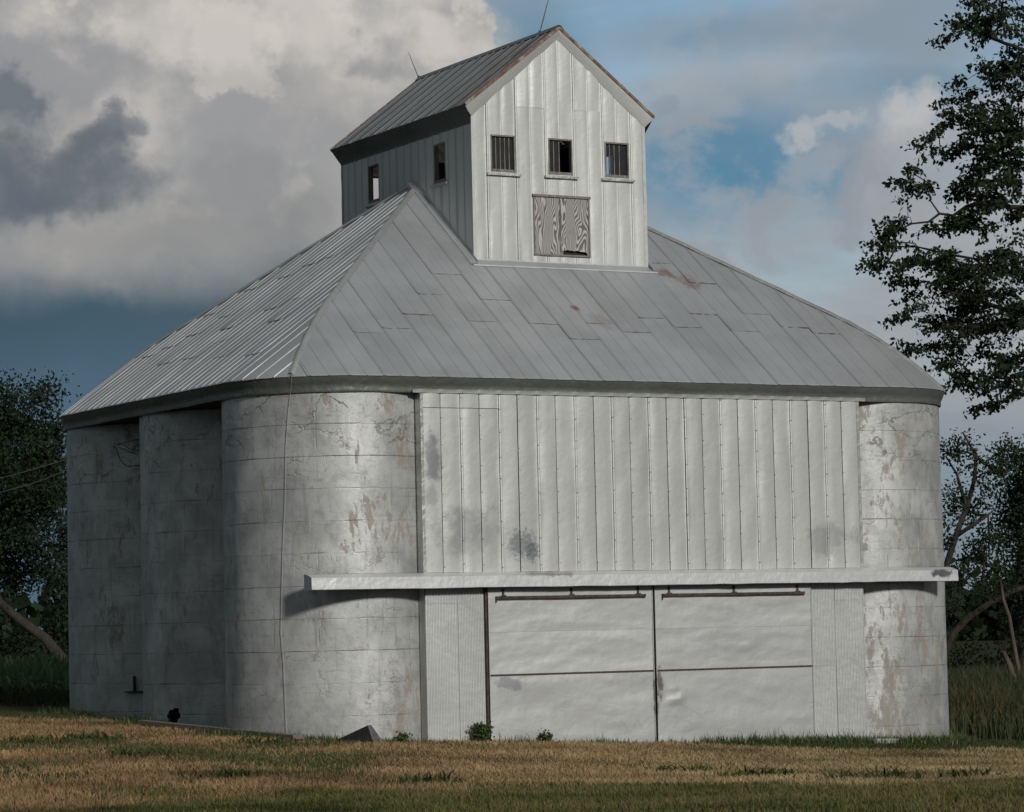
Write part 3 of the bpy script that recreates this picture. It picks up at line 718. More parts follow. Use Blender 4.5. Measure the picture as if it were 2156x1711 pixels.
# sliding doors
def door(x0, x1, seed):
    mb = MB(); mb.box((x0, WY-.035, -.33), (x1, WY-.015, 2.80)); d = pbuild(mb, 'sliding_door', M['dark'])
    xs = np.linspace(x0+.012, x1-.012, 46)
    def skin(z0, z1, y, sd_, name='door_sheet'):
        mb = MB(); zs = np.linspace(z0, z1, 26); P_ = []
        for x in xs:
            row = []
            for z in zs:
                e = min(x-x0, x1-x, z-z0+.02, z1-z+.02, .3)/.3
                h = .018*noise.noise(Vector((x*.7+sd_*5, 1.1, z*2.4)))+.014*max(0, noise.noise(Vector((x*2.0+sd_, 2.2, z*5.2))))+.004*abs(noise.noise(Vector((x*1.2+sd_*3, 7.2, z*1.5))))+.004*noise.noise(Vector((x*7, sd_, z*9)))
                if sd_ == 3: h += .03*max(0, noise.noise(Vector((x*6, 5.5, z*8))))*math.exp(-((x-5.85)/.25)**2-((z-.72)/.16)**2)*3
                row.append((x, y-.012-abs(.004)+h*(-1)*min(1, e*2.2)-.012, z))
            P_.append(row)
        mb.grid(P_); return pbuild(mb, name, M['door'], d, True)
    skin(-.32 if seed else -.15, 1.19, WY-.040, seed); skin(1.22, 1.98, WY-.040, seed+1); skin(1.972, 2.79, WY-.046, seed+2)
    mb = MB(); P_ = [(x0, 1.20), (x1, 1.215)]
    mb.box((x0+.01, WY-.075, 1.188), (x1-.01, WY-.05, 1.222)); pbuild(mb, 'joint_rail', M['iron'], d)
    a, b_ = x0+.16, x1-.16
    mb = MB(); mb.box((a, WY-.115, 2.565), (b_, WY-.06, 2.612)); mb.box((a, WY-.095, 2.54), (b_, WY-.06, 2.552))
    mb.box((a, WY-.12, 2.50), (a+.012, WY-.06, 2.60))
    pbuild(mb, 'roller_rail', M['iron'], d)
    for t in (.05, .5, .95):
        mb = MB(); xx = a+(b_-a)*t; mb.box((xx-.02, WY-.10, 2.62), (xx+.02, WY-.065, 2.74)); mb.box((xx-.05, WY-.12, 2.60), (xx+.05, WY-.10, 2.63)); pbuild(mb, 'roller_bracket', M['iron'], d)
    for x in (x0+.008, x1-.02):
        mb = MB(); mb.box((x, WY-.09, -.3), (x+.012, WY-.03, 2.79)); pbuild(mb, 'edge_trim', M['door'], d)
    return d
for q in (door(1.985, 5.432, 0), door(5.462, 8.94, 3)):
    q.matrix_parent_inverse = Matrix.Translation(-Vector((WD/2, SP, 0)))
# latch post by the left door
mb = MB(); mb.box((1.945, WY-.07, -.2), (1.98, WY-.01, 2.80)); pbuild(mb, 'door_post', M['iron'])
# track cover
TX0, TX1 = -1.55, 12.22; mb = MB()
ys = -2.355
prof = [(-2.05, 3.05), (-2.19, 3.03), (ys+.03, 2.99), (ys, 2.975), (ys-.014, 2.775), (ys+.03, 2.765)]
nx_ = 46; P_ = []
for i in range(nx_+1):
    x = TX0+(TX1-TX0)*i/nx_; sag = .006*noise.noise(Vector((x*.7, 3, 3)))
    P_.append([(x, y+.006*noise.noise(Vector((x*1.5, z*9, 0))), z+sag+(.008*noise.noise(Vector((x*3, 0, 1))) if j >= 4 else 0)) for j, (y, z) in enumerate(prof)])
mb.grid(P_)
pbuild(mb, 'track_cover', M['board'], None, False)
mb = MB(); mb.box((TX0+.02, ys+.03, 2.765), (TX1-.02, -2.07, 2.785)); pbuild(mb, 'track_cover_underside', M['dark'])
for x in (TX0, TX1):
    mb = MB(); i0 = 0
    for dx in (0, .012): mb.v += [(x+dx*(1 if x > 0 else -1), y, z) for y, z in prof+[(-2.05, 2.765)]]
    L = len(prof)+1; mb.f += [tuple(range(L)), tuple(reversed(range(L, 2*L)))]+[(k, (k+1) % L, L+(k+1) % L, L+k) for k in range(L)]
    pbuild(mb, 'end_plate', M['board'])
mb = MB(); mb.box((TX0+.1, ys+.08, 2.83), (TX1-.1, ys+.13, 2.98)); mb.box((TX0+.06, -2.07, 2.80), (TX1-.06, -2.03, 3.05)); pbuild(mb, 'door_track', M['iron'])

# cornice: flared band under the eaves, following the rounded outline
EO = 2.125
def outline(R, nseg=14):
    pts = []
    for (cx_, cy_, a0_) in ((0,0,math.pi), (WD,0,1.5*math.pi), (WD,2*SP,0), (0,2*SP,.5*math.pi)):
        for i in range(nseg+1): pts.append((cx_+R*math.cos(a0_+i*math.pi/2/nseg), cy_+R*math.sin(a0_+i*math.pi/2/nseg)))
    return pts
def densify(pts, L=.45):
    o = []
    for i, p in enumerate(pts):
        q = pts[(i+1) % len(pts)]; d = math.hypot(q[0]-p[0], q[1]-p[1]); k = max(1, int(d/L))
        for j in range(k): o.append((p[0]+(q[0]-p[0])*j/k, p[1]+(q[1]-p[1])*j/k))
    return o
ring0 = densify(outline(EO), .26)
mb = MB(); P_ = []
for i, (x, y) in enumerate(ring0+[ring0[0]]):
    cx_, cy_ = min(max(x, 0), WD), min(max(y, 0), 2*SP); nx_, ny_ = (x-cx_)/EO, (y-cy_)/EO
    row = []
    for k, (o_, z) in enumerate([(EO, HE), (EO-.005, HE-.03), (EO-.055, HE-.14), (EO-.085, HE-.21), (2.045, HE-.25), (2.035, HE-.295)]):
        w_ = .012*noise.noise(Vector((x*1.6, y*1.6, k*.7))) if 1 < k < 4 else (.018*noise.noise(Vector((x*2.4, y*2.4, 5)))  if k == 4 else 0)
        row.append((cx_+nx_*(o_+w_), cy_+ny_*(o_+w_), z+(.008*noise.noise(Vector((x*2, y*2, 8))) if k == 5 else 0)))
    P_.append(row)
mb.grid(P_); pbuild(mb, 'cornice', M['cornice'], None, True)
mb = MB(); mb.poly([(x, y, HE-.27) for x, y in outline(2.02)]); mb.poly([(x, y, HE-.265) for x, y in reversed(outline(2.02))]); pbuild(mb, 'soffit', M['dark'])  # black underside: shade above the silo valleys put into the colour
# crimped flange under the front cornice, one scallop per sheet
mb = MB(); P_ = []
for i in range(220):
    x = .60+(10.35-.60)*i/219; ph = ((x-wl) % (pw/2))/(pw/2); bulge = .02*math.exp(-((min(ph, 1-ph))/.1)**2)
    P_.append([(x, WY-.03-bulge*.6, HE-.30), (x, WY-.034-bulge, HE-.265), (x, WY-.05, HE-.235)])
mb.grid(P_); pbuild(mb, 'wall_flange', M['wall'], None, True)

# ---- main roof: standing ribs on sheets, ruled from the rounded eave to the hips
MS = .742; q45 = EO*math.sqrt(.5)
def yf(x): return -math.sqrt(max(0, EO*EO-x*x)) if x < 0 else (-EO if x <= WD else -math.sqrt(max(0, EO*EO-(x-WD)**2)))
def xl(y): return -math.sqrt(max(0, EO*EO-y*y)) if y < 0 else (-EO if y <= 2*SP else -math.sqrt(max(0, EO*EO-(y-2*SP)**2)))
def lap_pts_front(lst):
    o = []
    for (x, y) in lst:
        d = px_dir(x, y)   # plane z = HE+MS*(y+EO)
        t = (HE+MS*(CAM[1]+EO)-CAM[2])/(d[2]-MS*d[1]); p = CAM+d*t; o.append((p[0], p[1]))
    return o
def lap_pts_left(lst):
    o = []
    for (x, y) in lst:
        d = px_dir(x, y); t = (HE+MS*(CAM[0]+EO)-CAM[2])/(d[2]-MS*d[0]); p = CAM+d*t; o.append((p[1], p[0]))
    return o
LF = lap_pts_front([(948,578),(915,621),(880,663),(835,692),(775,701),(1045,632),(1008,677),(1135,682),(1260,682),(1355,670),(1225,715),(1330,700),(1475,597),(1480,662),(1440,690),(1600,662),(1675,690),(1565,698),(1735,703),(1405,556)])
LL = lap_pts_left([((150+a/2.156)*.7897, (450+b/2.156)*.7897) for a, b in [(1150,690),(1305,628),(1560,380),(1705,410),(1535,520),(1440,560),(1340,758),(1230,810),(1240,882),(915,835),(1000,845),(765,965),(955,993),(1000,918),(735,1100),(945,1085),(1110,1075),(610,1040),(515,1085),(600,1130)]])
PW = .64
def roof_side(ulo, uhi, lower, upper, to3, laps, sd_, RB=(.022, .022, .015)):
    """u across, lower(u)/upper(u): run coordinate limits, to3(u,v,h)->xyz"""
    k0 = math.floor(ulo/PW); rnd = random.Random(sd_)
    k = k0
    while k*PW < uhi:
        a, b_ = max(k*PW, ulo), min((k+1)*PW, uhi)
        if b_-a > .02:
            us = [a+.0014]; ribs = [k*PW+.014, k*PW+.05, k*PW+PW/2+.014]
            for q in ribs:
                hh = .022 if q != ribs[2] else .016
                for t in (-.013, -.006, .006, .013):
                    if a+.002 < q+t < b_-.002: us.append(q+t)
            us.append(b_-.0014); us = sorted(us)
            mids = []
            for i in range(len(us)-1):
                if us[i+1]-us[i] > .12: mids += [us[i]+(us[i+1]-us[i])*t for t in (.33, .66)]
            us = sorted(us+mids)
            def hgt(u):
                for q, hh in zip(ribs, RB):
                    if abs(u-q) < .0125: return hh
                return 0
            cuts = sorted(v for (uu, v) in laps if a <= uu < b_)
            cuts = [c for c in cuts if lower((a+b_)/2)+.4 < c < upper((a+b_)/2)-.25]
            fl = []
            for c in cuts:
                if not fl or c-fl[-1] > .5: fl.append(c)
            segs = [None]+fl+[None]
            for j in range(len(segs)-1):
                mb = MB(); P_ = []; tl = rnd.uniform(-.003, .003); lift = rnd.uniform(.007, .016)
                for u in us:
                    lo, up = lower(u), upper(u)
                    v0 = lo-.015 if segs[j] is None else min(max(segs[j]-.03, lo), up)
                    v1 = up if segs[j+1] is None else min(max(segs[j+1], lo), up)
                    v0 = min(v0, v1)
                    row = []
                    for t in (0, .004, .2, .4, .6, .8, 1):
                        v = v0+(v1-v0)*t if t != .004 else min(v1, v0+.02)
                        h = hgt(u)+tl*(u-a)/PW*2
                        if hgt(u) == 0: h += .004*noise.noise(Vector((u*3+sd_, v*1.3, k)))
                        if segs[j] is not None: h += lift*(1-t)**3 - (0.012 if t == 0 else 0)*0
                        if t == 0: h -= .010+ (lift*.6 if segs[j] is not None else 0)
                        row.append(to3(u, v, h+.004))
                    P_.append(row)
                mb.grid(P_); o_ = pbuild(mb, 'roof_sheet', M['roof'])
                if segs[j] is not None:
                    o_.data.materials.append(M['lap'])
                    for q_ in range(0, len(mb.f), 6): o_.data.polygons[q_].material_index = 1
        k += 1
up_f = lambda x: max(yf(x)+.01, min(x if x < SP else SP, (WD-x) if x > WD-SP else SP))
roof_side(-q45+.001, WD+q45-.001, yf, up_f, lambda u, v, h: (u, v, HE+MS*(v-yf(u))+h), LF, 1, (.013, .011, .010))
up_l = lambda y: max(xl(y)+.01, min(y, 2*SP-y, SP))
roof_side(-q45+.001, 2*SP+q45-.001, xl, up_l, lambda u, v, h: (v, u, HE+MS*(v-xl(u))+h), LL, 2, (.015, 0, .014))
# back and right slopes mirror them
LB = [(random.uniform(0, WD), random.uniform(.0, 1.6)) for _ in range(14)]
roof_side(-q45+.001, WD+q45-.001, yf, up_f, lambda u, v, h: (u, 2*SP-v, HE+MS*(v-yf(u))+h), LB, 3)
LR = [(random.uniform(0, 2*SP), random.uniform(.0, 1.6)) for _ in range(10)]
roof_side(-q45+.001, 2*SP+q45-.001, xl, up_l, lambda u, v, h: (WD-v, u, HE+MS*(v-xl(u))+h), LR, 4)
# hip caps
def hip(fx, fy):
    for seg in range(2):
        t0, t1 = (-q45, .3) if seg == 0 else (.25, SP)
        pts = []
        for t in np.linspace(t0, t1, 15):
            z = HE+MS*(t-yf(t)); pts.append((t, t, z+.02))
        mb = MB(); P_ = []
        d = Vector((1, -1, 0)).normalized()
        for i, p in enumerate(pts):
            w_ = .075+.008*math.sin(i*2.7+seg); pv = Vector(p); row = []
            for (o_, h_) in ((-w_, -.045), (-w_*.6, -.004), (-.02, .022), (.02, .022), (w_*.6, -.004), (w_, -.045)):
                row.append(pv+d*o_+Vector((0, 0, h_+.012+.006*math.sin(i*3.9)))) 
            P_.append([(fx(q.x), fy(q.y), q.z) for q in row])
        mb.grid(P_); pbuild(mb, 'hip_cap', M['trim'], None, True)
idn = lambda v: v
hip(idn, idn); hip(lambda v: WD-v, idn); hip(idn, lambda v: 2*SP-v); hip(lambda v: WD-v, lambda v: 2*SP-v)

# ---- cupola
cl_, cr_, cf_, cb_ = 3.746, 7.649, 1.369, 7.157; cxm = (cl_+cr_)/2; CZE, CZR = 12.15, 13.80
SL = (CZR-CZE)/(cr_+.16-cxm)
def gable(x, off=0): return CZR-abs(x-cxm)*SL-off
zb_f = HE+MS*(cf_+EO)
st = (cr_-cl_)/12
WIN_F = [(cl_+2*st+.03, 10.87, 11.60), (cl_+6*st+.015, 10.88, 11.60), (cl_+10*st, 10.89, 11.60)]
PLY = (5.075, 6.325, 9.31, 10.44)
holes_f = [(x-.275, x+.275, a, b_) for x, a, b_ in WIN_F]+[(PLY[0], PLY[1], PLY[2], PLY[3])]
def cup_gable(y, ny, holes, z0, seed):
    edges = [cl_]+[cl_+st*k for k in (1, 3, 5, 7, 9, 11)]+[cr_]
    for k in range(len(edges)-1):
        a, b_ = edges[k], edges[k+1]
        ribs = [q for q in (a+.022, b_-.018) if cl_+.1 < q < cr_-.1]+([(a+b_)/2] if b_-a > .5 else [])
        hs = [h for h in holes if h[0] < b_ and h[1] > a]
        sp_ = 12.19 if k in (2, 4) else None
        top = lambda x: gable(x, .10)
        rng = [(z0, 14.0)] if not sp_ else [(z0, sp_), (sp_-.01, 14.0)]
        for j, (va, vb) in enumerate(rng):
            sheet((0, y+ny*.004*j, 0), (1,0,0), (0,0,1), (0,ny,0), a, b_, (va, vb), ribs, 'cupola_panel', M['cup'], amp=.012, rib=.010, tilt=random.uniform(-.008, .008), holes=hs,
                  vtop=(lambda u: top(u)) if (j == len(rng)-1) else None, seed=seed+k+j*20, step=.13)
cup_gable(cf_, -1, holes_f, zb_f-.02, 100)
WB = [(cl_+.66, 10.87, 11.60), (cxm, 10.87, 11.6), (cr_-.66, 10.87, 11.60)]
cup_gable(cb_, 1, [(x-.275, x+.275, a, b_) for x, a, b_ in WB], 9.0, 200)
WS = [(2.70, 10.82, 11.60), (5.64, 10.82, 11.60)]
def cup_side(x, nx_, seed):
    L = cb_-cf_; nn = 9; w_ = L/nn
    for k in range(nn):
        a, b_ = cf_+k*w_, cf_+(k+1)*w_
        hs = [(c-.25, c+.25, za, zb2) for c, za, zb2 in WS if c-.25 < b_ and c+.25 > a]
        sheet((x, 0, 0), (0,1,0), (0,0,1), (nx_,0,0), a, b_, (8.9, 12.02), [a+.022, (a+b_)/2, b_-.018], 'cupola_panel', M['cup'], amp=.010, rib=.020, holes=hs, seed=seed+k, step=.2)
cup_side(cl_, -1, 300); cup_side(cr_, 1, 320)
# corner posts (crumpled corner caps)
for x, y in ((cl_, cf_), (cr_, cf_), (cl_, cb_), (cr_, cb_)):
    sx_ = -1 if x == cl_ else 1; sy_ = -1 if y == cf_ else 1; z0 = 9.1 if y == cf_ else 9.1; mb = MB(); P_ = []
    for z in np.linspace(z0, 12.05, 26):
        w_ = .006*noise.noise(Vector((x, y, z*5)))
        P_.append([(x-sx_*.06, y+sy_*(.012+w_), z), (x+sx_*(.012+w_), y+sy_*(.012+w_), z), (x+sx_*(.012+w_), y-sy_*.05, z)])
    mb.grid(P_); pbuild(mb, 'corner_cap', M['cup'])
# timber studs and lining boards inside, behind the sheets
mb = MB()
def lined(o0, o1): mb.box(o0, o1)
for (x0, x1) in ((cl_+.02, WIN_F[0][0]-.275), (WIN_F[0][0]+.275, WIN_F[1][0]-.275), (WIN_F[1][0]+.275, WIN_F[2][0]-.275), (WIN_F[2][0]+.275, cr_-.02)):
    mb.box((x0, cf_+.02, 10.46), (x1, cf_+.05, 11.98)); mb.box((x0, cb_-.05, 10.46), (x1, cb_-.02, 11.98))
mb.box((cl_+.02, cf_+.021, 9.9), (PLY[0], cf_+.049, 10.46)); mb.box((PLY[1], cf_+.021, 9.9), (cr_-.02, cf_+.049, 10.46))
for (y0, y1) in ((cf_+.06, WS[0][0]-.25), (WS[0][0]+.25, WS[1][0]-.25), (WS[1][0]+.25, cb_-.06)):
    mb.box((cl_+.02, y0, 10.2), (cl_+.05, y1, 11.98)); mb.box((cr_-.05, y0, 10.2), (cr_-.02, y1, 11.98))
pbuild(mb, 'cupola_lining', M['dark'])
# windows
def window(kind, c, z0, z1, wall):
    """wall: 'f','b','l','r'"""
    def T(u, d, z):      # u along wall, d outwards
        return {'f': (c+u, cf_-d, z), 'b': (c-u, cb_+d, z), 'l': (cl_-d, c-u, z), 'r': (cr_+d, c+u, z)}[wall]
    hw = .275 if wall in 'fb' else .25
    def bx(mb, u0, u1, d0, d1, a, b_):
        i = len(mb.v); mb.v += [T(u, d, z) for z in (a, b_) for (u, d) in ((u0, d0), (u1, d0), (u1, d1), (u0, d1))]
        mb.f += [tuple(i+k for k in q) for q in ((0,3,2,1),(4,5,6,7),(0,1,5,4),(1,2,6,5),(2,3,7,6),(3,0,4,7))]
    mb = MB(); t = .03
    bx(mb, -hw, -hw+t, -.09, .012, z0, z1); bx(mb, hw-t, hw, -.09, .012, z0, z1); bx(mb, -hw+t, hw-t, -.09, .010, z1-t, z1); bx(mb, -hw+t, hw-t, -.09, .006, z0, z0+.06)
    w_ = pbuild(mb, 'window', M['wood']); w_.matrix_parent_inverse = Matrix.Translation(-Vector((WD/2, SP, 0)))
    mb = MB(); bx(mb, -hw-.10, hw+.10, -.01, .065, z0-.07, z0-.025); pbuild(mb, 'sill', M['trim'], w_)
    iw = 2*(hw-t)
    if kind == 'open': return w_
    bars = {'four': [.22, .42, .62, .82], 'half': [.23, .48], 'three': [.2, .42, .66]}[kind]
    for f_ in bars:
        u = -hw+t+iw*f_; mb = MB(); bx(mb, u-.009, u+.009, -.055, -.03, z0+.06, z1-t); pbuild(mb, 'glazing_bar', M['wood'], w_)
    ed = [0]+bars+([1] if kind != 'half' else [])
    for k in range(len(ed)-1):
        a, b_ = -hw+t+iw*ed[k], -hw+t+iw*ed[k+1]
        za, zb2 = z0+.06, z1-t
        mb = MB()
        if kind == 'three' and k == 0:    # broken pane: ragged upper remnant
            pts = [(a, zb2), (a, za+(zb2-za)*.62), (a+(b_-a)*.45, za+(zb2-za)*.55), (b_, za+(zb2-za)*.66), (b_, zb2)]
        else: pts = [(a, za), (b_, za), (b_, zb2), (a, zb2)]
        mb.poly([T(u, -.042, z) for u, z in pts]); mb.poly([T(u, -.045, z) for u, z in reversed(pts)])
        pbuild(mb, 'pane', M['glass'], w_)
    if kind == 'half':
        mb = MB(); u = -hw+t+iw*.24; bx(mb, u, u+.11, -.12, -.10, z0+.06, z1-t); pbuild(mb, 'shutter_board', M['wood'], w_)
    return w_
window('four', WIN_F[0][0], WIN_F[0][1], WIN_F[0][2], 'f')['label'] = 'left front cupola window with narrow upright panes'
window('half', WIN_F[1][0], WIN_F[1][1], WIN_F[1][2], 'f')['label'] = 'middle front cupola window, its right half open and black'
window('three', WIN_F[2][0], WIN_F[2][1], WIN_F[2][2], 'f')['label'] = 'right front cupola window with a broken lower left pane'
for x, a, b_ in WB: window('open', x, a, b_, 'b')
for c_, a, b_ in WS: window('open', c_, a, b_, 'l'); window('open', c_, a, b_, 'r')
# plywood hatch below the front windows
mb = MB(); x0, x1, z0, z1 = PLY
mb.box((x0-.03, cf_-.05, z1-.01), (x1+.03, cf_+.0, z1+.035)); mb.box((x0-.005, cf_-.035, z0), (x0+.022, cf_+.0, z1-.012)); mb.box((x1-.025, cf_-.035, z0), (x1+.005, cf_, z1-.012)); mb.box((x0-.01, cf_-.04, z0-.035), (x1+.01, cf_, z0-.002))
hf = pbuild(mb, 'hatch_frame', M['wood']); hf.matrix_parent_inverse = Matrix.Translation(-Vector((WD/2, SP, 0)))
xm_ = x0+.585
mb = MB(); mb.box((x0+.024, cf_-.018, z0+.0), (xm_-.004, cf_-.004, z1-.014)); pbuild(mb, 'plywood_sheet', M['ply'], hf)
mb = MB(); a, b_ = xm_+.028, x1-.027     # second sheet with a rotted lower edge
xs_ = np.linspace(a, b_, 26); P_ = []
for i, x in enumerate(xs_):
    t = (x-a)/(b_-a); low_ = z0 + (.085+.02*noise.noise(Vector((x*14, 0, 0))) - .05*max(0, t-.5) if .06 < t < .93 else 0)
    P_.append([(x, cf_-.004, low_), (x, cf_-.018, low_), (x, cf_-.018, z1-.014), (x, cf_-.004, z1-.014)])
mb.grid(P_); pbuild(mb, 'plywood_sheet', M['ply'], hf, label='right plywood sheet, rotted away along its lower edge')
mb = MB(); mb.box((xm_+.0, cf_-.028, z0), (xm_+.024, cf_-.004, z1-.014)); pbuild(mb, 'centre_stile', M['wood'], hf)
mb = MB(); mb.box((x0, cf_+.05, z0-.05), (x1, cf_+.06, z1+.03)); pbuild(mb, 'hatch_backing', M['dark'])
# cupola eaves: flared cornice along the sides, cove along the rakes
OV = .17; YF, YB = cf_-.10, cb_+.15
for s_ in (-1, 1):
    xw = cl_ if s_ < 0 else cr_; P_ = []
    for y in np.linspace(YF, YB, 30):
        t = (y-YF)/(YB-YF)
        yy = min(max(y, cf_-.0), cb_+.0)
        w_ = .006*noise.noise(Vector((y*2, s_, 0)))
        yi = cf_-.012+(cb_+.012-cf_+.012)*t
        P_.append([(xw+s_*OV, y, CZE-.01), (xw+s_*(OV-.01), y, CZE-.04), (xw+s_*(.08+w_), YF+(yi-YF)*.55+(0) if t == 0 else y*(1-.0)+(yi-y)*.5, CZE-.20), (xw+s_*.018, yi, CZE-.33), (xw+s_*.014, yi, CZE-.36)])
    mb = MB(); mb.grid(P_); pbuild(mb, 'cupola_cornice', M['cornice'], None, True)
for s_ in (-1, 1):
    for (yo, yi, d_) in ((YF, cf_, -1), (YB, cb_, 1)):
        P_ = []
        for t in np.linspace(0, 1, 26):
            xo = cxm+s_*(cr_+OV-cxm)*t; zo = CZR-.015-t*(CZR-CZE)
            xi = cxm+s_*(cr_+.012-cxm)*t; w_ = .012*noise.noise(Vector((xo*4, yo, 2)))
            P_.append([(xo, yo, zo-.0), (xo, yo, zo-.035), (xo*.5+xi*.5, yo*.45+yi*.55, zo-.11+w_*.4), (xi, yi+d_*(.025+w_*.5), zo-.19+w_), (xi, yi+d_*.008, zo-.22+w_)])
        mb = MB(); mb.grid(P_); pbuild(mb, 'rake_cove', M['cup'], None, True)
        P0 = Vector((cxm, yo-0.002*(-d_)*-1, CZR+.0)); P1 = Vector((cxm+s_*(cr_+OV+.01-cxm), yo, CZE-.0))
        mb = MB(); c_ = (P0+P1)/2+Vector((0, d_*.012, -.012)); mb.obox(c_, (P1-P0)/2, (0, .010, 0), Vector((SL*s_*.028/1.3, 0, .034))*.7); pbuild(mb, 'rake_edge', M['rust'])
# cupola roof sheets
run = cr_+OV-cxm
for s_ in (-1, 1):
    nn = 10; w_ = (YB-YF)/nn
    for k in range(nn):
        a, b_ = YF+k*w_, YF+(k+1)*w_; us = [a+.002]; ribs = [a+.012, a+.05, (a+b_)/2+.03]
        for q in ribs: us += [q-.013 if q-.013 > a+.002 else a+.003, q-.006, q+.006, q+.013]
        us.append(b_-.002); us = sorted(us); P_ = []
        for u in us:
            h = 0
            for q, hh in zip(ribs, (.022, .022, .015)):
                if abs(u-q) < .0125: h = hh
            row = []
            for t in (-.008, .25, .5, .75, 1):
                dd_ = run*(1-t); hh2 = h+.004*noise.noise(Vector((u*2, t*4, k)))
                row.append((cxm+s_*dd_, u, CZR-dd_*SL+.012+hh2))
            P_.append(row)
        mb = MB(); mb.grid(P_); pbuild(mb, 'cupola_roof_sheet', M['cuproof'])
mb = MB(); P_ = []
for y in np.linspace(YF-.01, YB+.01, 12): P_.append([(cxm-.11, y, CZR-.055), (cxm-.03, y, CZR+.035), (cxm+.03, y, CZR+.035), (cxm+.11, y, CZR-.055)])
mb.grid(P_); pbuild(mb, 'ridge_cap', M['cuproof'])
# flashing at the foot of the cupola
mb = MB(); P_ = []
for x in np.linspace(cl_-.12, cr_+.14, 60):
    w_ = .01*noise.noise(Vector((x*3, 0, 7)))
    P_.append([(x, cf_-.012, zb_f+.02), (x, cf_-.016, zb_f+.0), (x, cf_-.20, HE+MS*(cf_-.20+EO)+.035), (x, cf_-.205+w_, HE+MS*(cf_-.2+EO)+.010)])
mb.grid(P_); pbuild(mb, 'flashing', M['roof'])
for s_, xw in ((-1, cl_), (1, cr_)):
    P_ = []
    for y in np.linspace(cf_-.18, SP-.12, 30):
        zr = HE+MS*(min(y, SP)+EO)
        P_.append([(xw+s_*.014, y, zr+.10), (xw+s_*.02, y, zr+.05), (xw+s_*.16, y, zr+.03), (xw+s_*.165, y, zr+.01)])
    mb = MB(); mb.grid(P_); pbuild(mb, 'flashing', M['roof'])

# ------------------------------------------------------------------ lightning rods, wires
def rod(px0, px1, y, label):
    b0 = np.array([cxm, y, CZR+.02])
    z_t = b0[2]+.95
    d = px_dir(*px1); t = (y-CAM[1])/d[1]; tp = CAM+d*t
    o = empty('lightning_rod', tuple(b0), label, 'lightning rod', 'lightning rods on the cupola ridge')
    v = Vector(tp)-Vector(b0)
    mb = MB(); mb.tube([(0,0,0), tuple(v*.5), tuple(v)], [.010, .009, .005], 6); mb.build('rod', M['iron'], o)
    mb = MB(); mb.tube([(0,0,-.03), (0,0,.05)], [.03, .02], 8); mb.build('base', M['iron'], o)
rod((872,178), (860,111), cb_+.19, 'thin lightning rod at the far end of the cupola ridge, leaning left')
rod((1148,75), (1156,-6), 2.05, 'thin lightning rod near the front peak of the cupola roof')
# ground cable down the front left silo
pts = []
for i, (px, py) in enumerate([(619,790),(612,825),(607,870),(602,940),(600,1060),(596,1160),(594,1240),(592,1330),(598,1400),(601,1480),(604,1565)]):
    d = px_dir(px, py); q = None
    for k in range(2500):
        q = CAM+d*(45+k*.01)
        if math.hypot(q[0], q[1]) < 2.03: break
    if i == 0: q = np.array([q[0]*2.16/2.03, q[1]*2.16/2.03, HE+.02])
    pts.append(tuple(q))
pts = [(pts[0][0]+.3, pts[0][1]+.3, pts[0][2]+.28)]+pts
mb = MB(); mb.tube(pts, .005, 5); mt_, n_, b__ = mat('grey_cable'); setp(n_, b__, col=(.42,.41,.40), rough=.6)
tag(mb.build('ground_cable', mt_), 'thin ground cable running from the eave down the front left silo', 'cable')
# wires to the valley between the middle and rear silos
anchor = np.array([-.35, SP*1.5, 0])
mtw, n_, b__ = mat('wire_insulation'); setp(n_, b__, col=(.05,.05,.05), rough=.6)
def on_depth(px, py, dist): return tuple(CAM+px_dir(px, py)*dist)
A0 = 62.0
def wire(name, pix, d0, d1, lab, rad=.008):
    pts = [on_depth(px, py, d0+(d1-d0)*i/(len(pix)-1)) for i, (px, py) in enumerate(pix)]
    # smooth
    out = []
    for i in range(len(pts)-1):
        p0, p1, p2, p3 = [Vector(pts[min(max(i+k, 0), len(pts)-1)]) for k in (-1, 0, 1, 2)]
        for t in (0, .25, .5, .75):
            out.append(.5*((2*p1)+(p2-p0)*t+(2*p0-5*p1+4*p2-p3)*t*t+(3*p1-p0-3*p2+p3)*t**3))
    out.append(Vector(pts[-1]))
    mb = MB(); mb.tube(out, rad, 5); return tag(mb.build(name, mtw), lab, 'wire', 'service wires on the left side')
wire('service_wire', [(-60,1020),(30,1000),(139,968),(200,950),(244,937),(293,925)], 57.5, 60.8, 'upper black service wire running off to the left from the shaded silos')
wire('service_wire', [(-60,1050),(20,1032),(90,1011),(146,987),(200,958),(236,938),(262,948),(290,958)], 57.2, 60.7, 'lower black service wire running off to the left from the shaded silos')
wire('service_wire', [(230,938),(244,944),(252,966),(268,982),(292,981),(296,990),(292,1010)], 60.35, 60.85, 'drooping loose wire loop in the valley between two silos', .009)
wire('service_wire', [(240,937),(262,938),(275,947),(296,948)], 60.4, 60.85, 'short wire end above the drooping loop between two silos', .008)
# small bracket box on the rear silo
q = None; d = px_dir(284, 1440)
for k in range(2500):
    q = CAM+d*(50+k*.01)
    if math.hypot(q[0], q[1]-2*SP) < 2.02: break
nrm = Vector((q[0], q[1]-2*SP, 0)).normalized(); tg = Vector((-nrm.y, nrm.x, 0))
mb = MB(); Q = Vector(q)
mb.obox(Q+nrm*.03+Vector((0,0,-.0))+tg*.0, tg*.012, nrm*.05, Vector((0,0,.15))); mb.obox(Q+nrm*.03+Vector((0,0,-.16)), tg*.19, nrm*.05, Vector((0,0,.014)))
o = mb.build('shelf_bracket', M['iron']); tag(o, 'small rusted iron bracket fixed low on the rear left silo', 'bracket')

# ------------------------------------------------------------------ things lying at the foot
def gp(px, py): 
    q = hit(px, py, 2, 0.0); return q
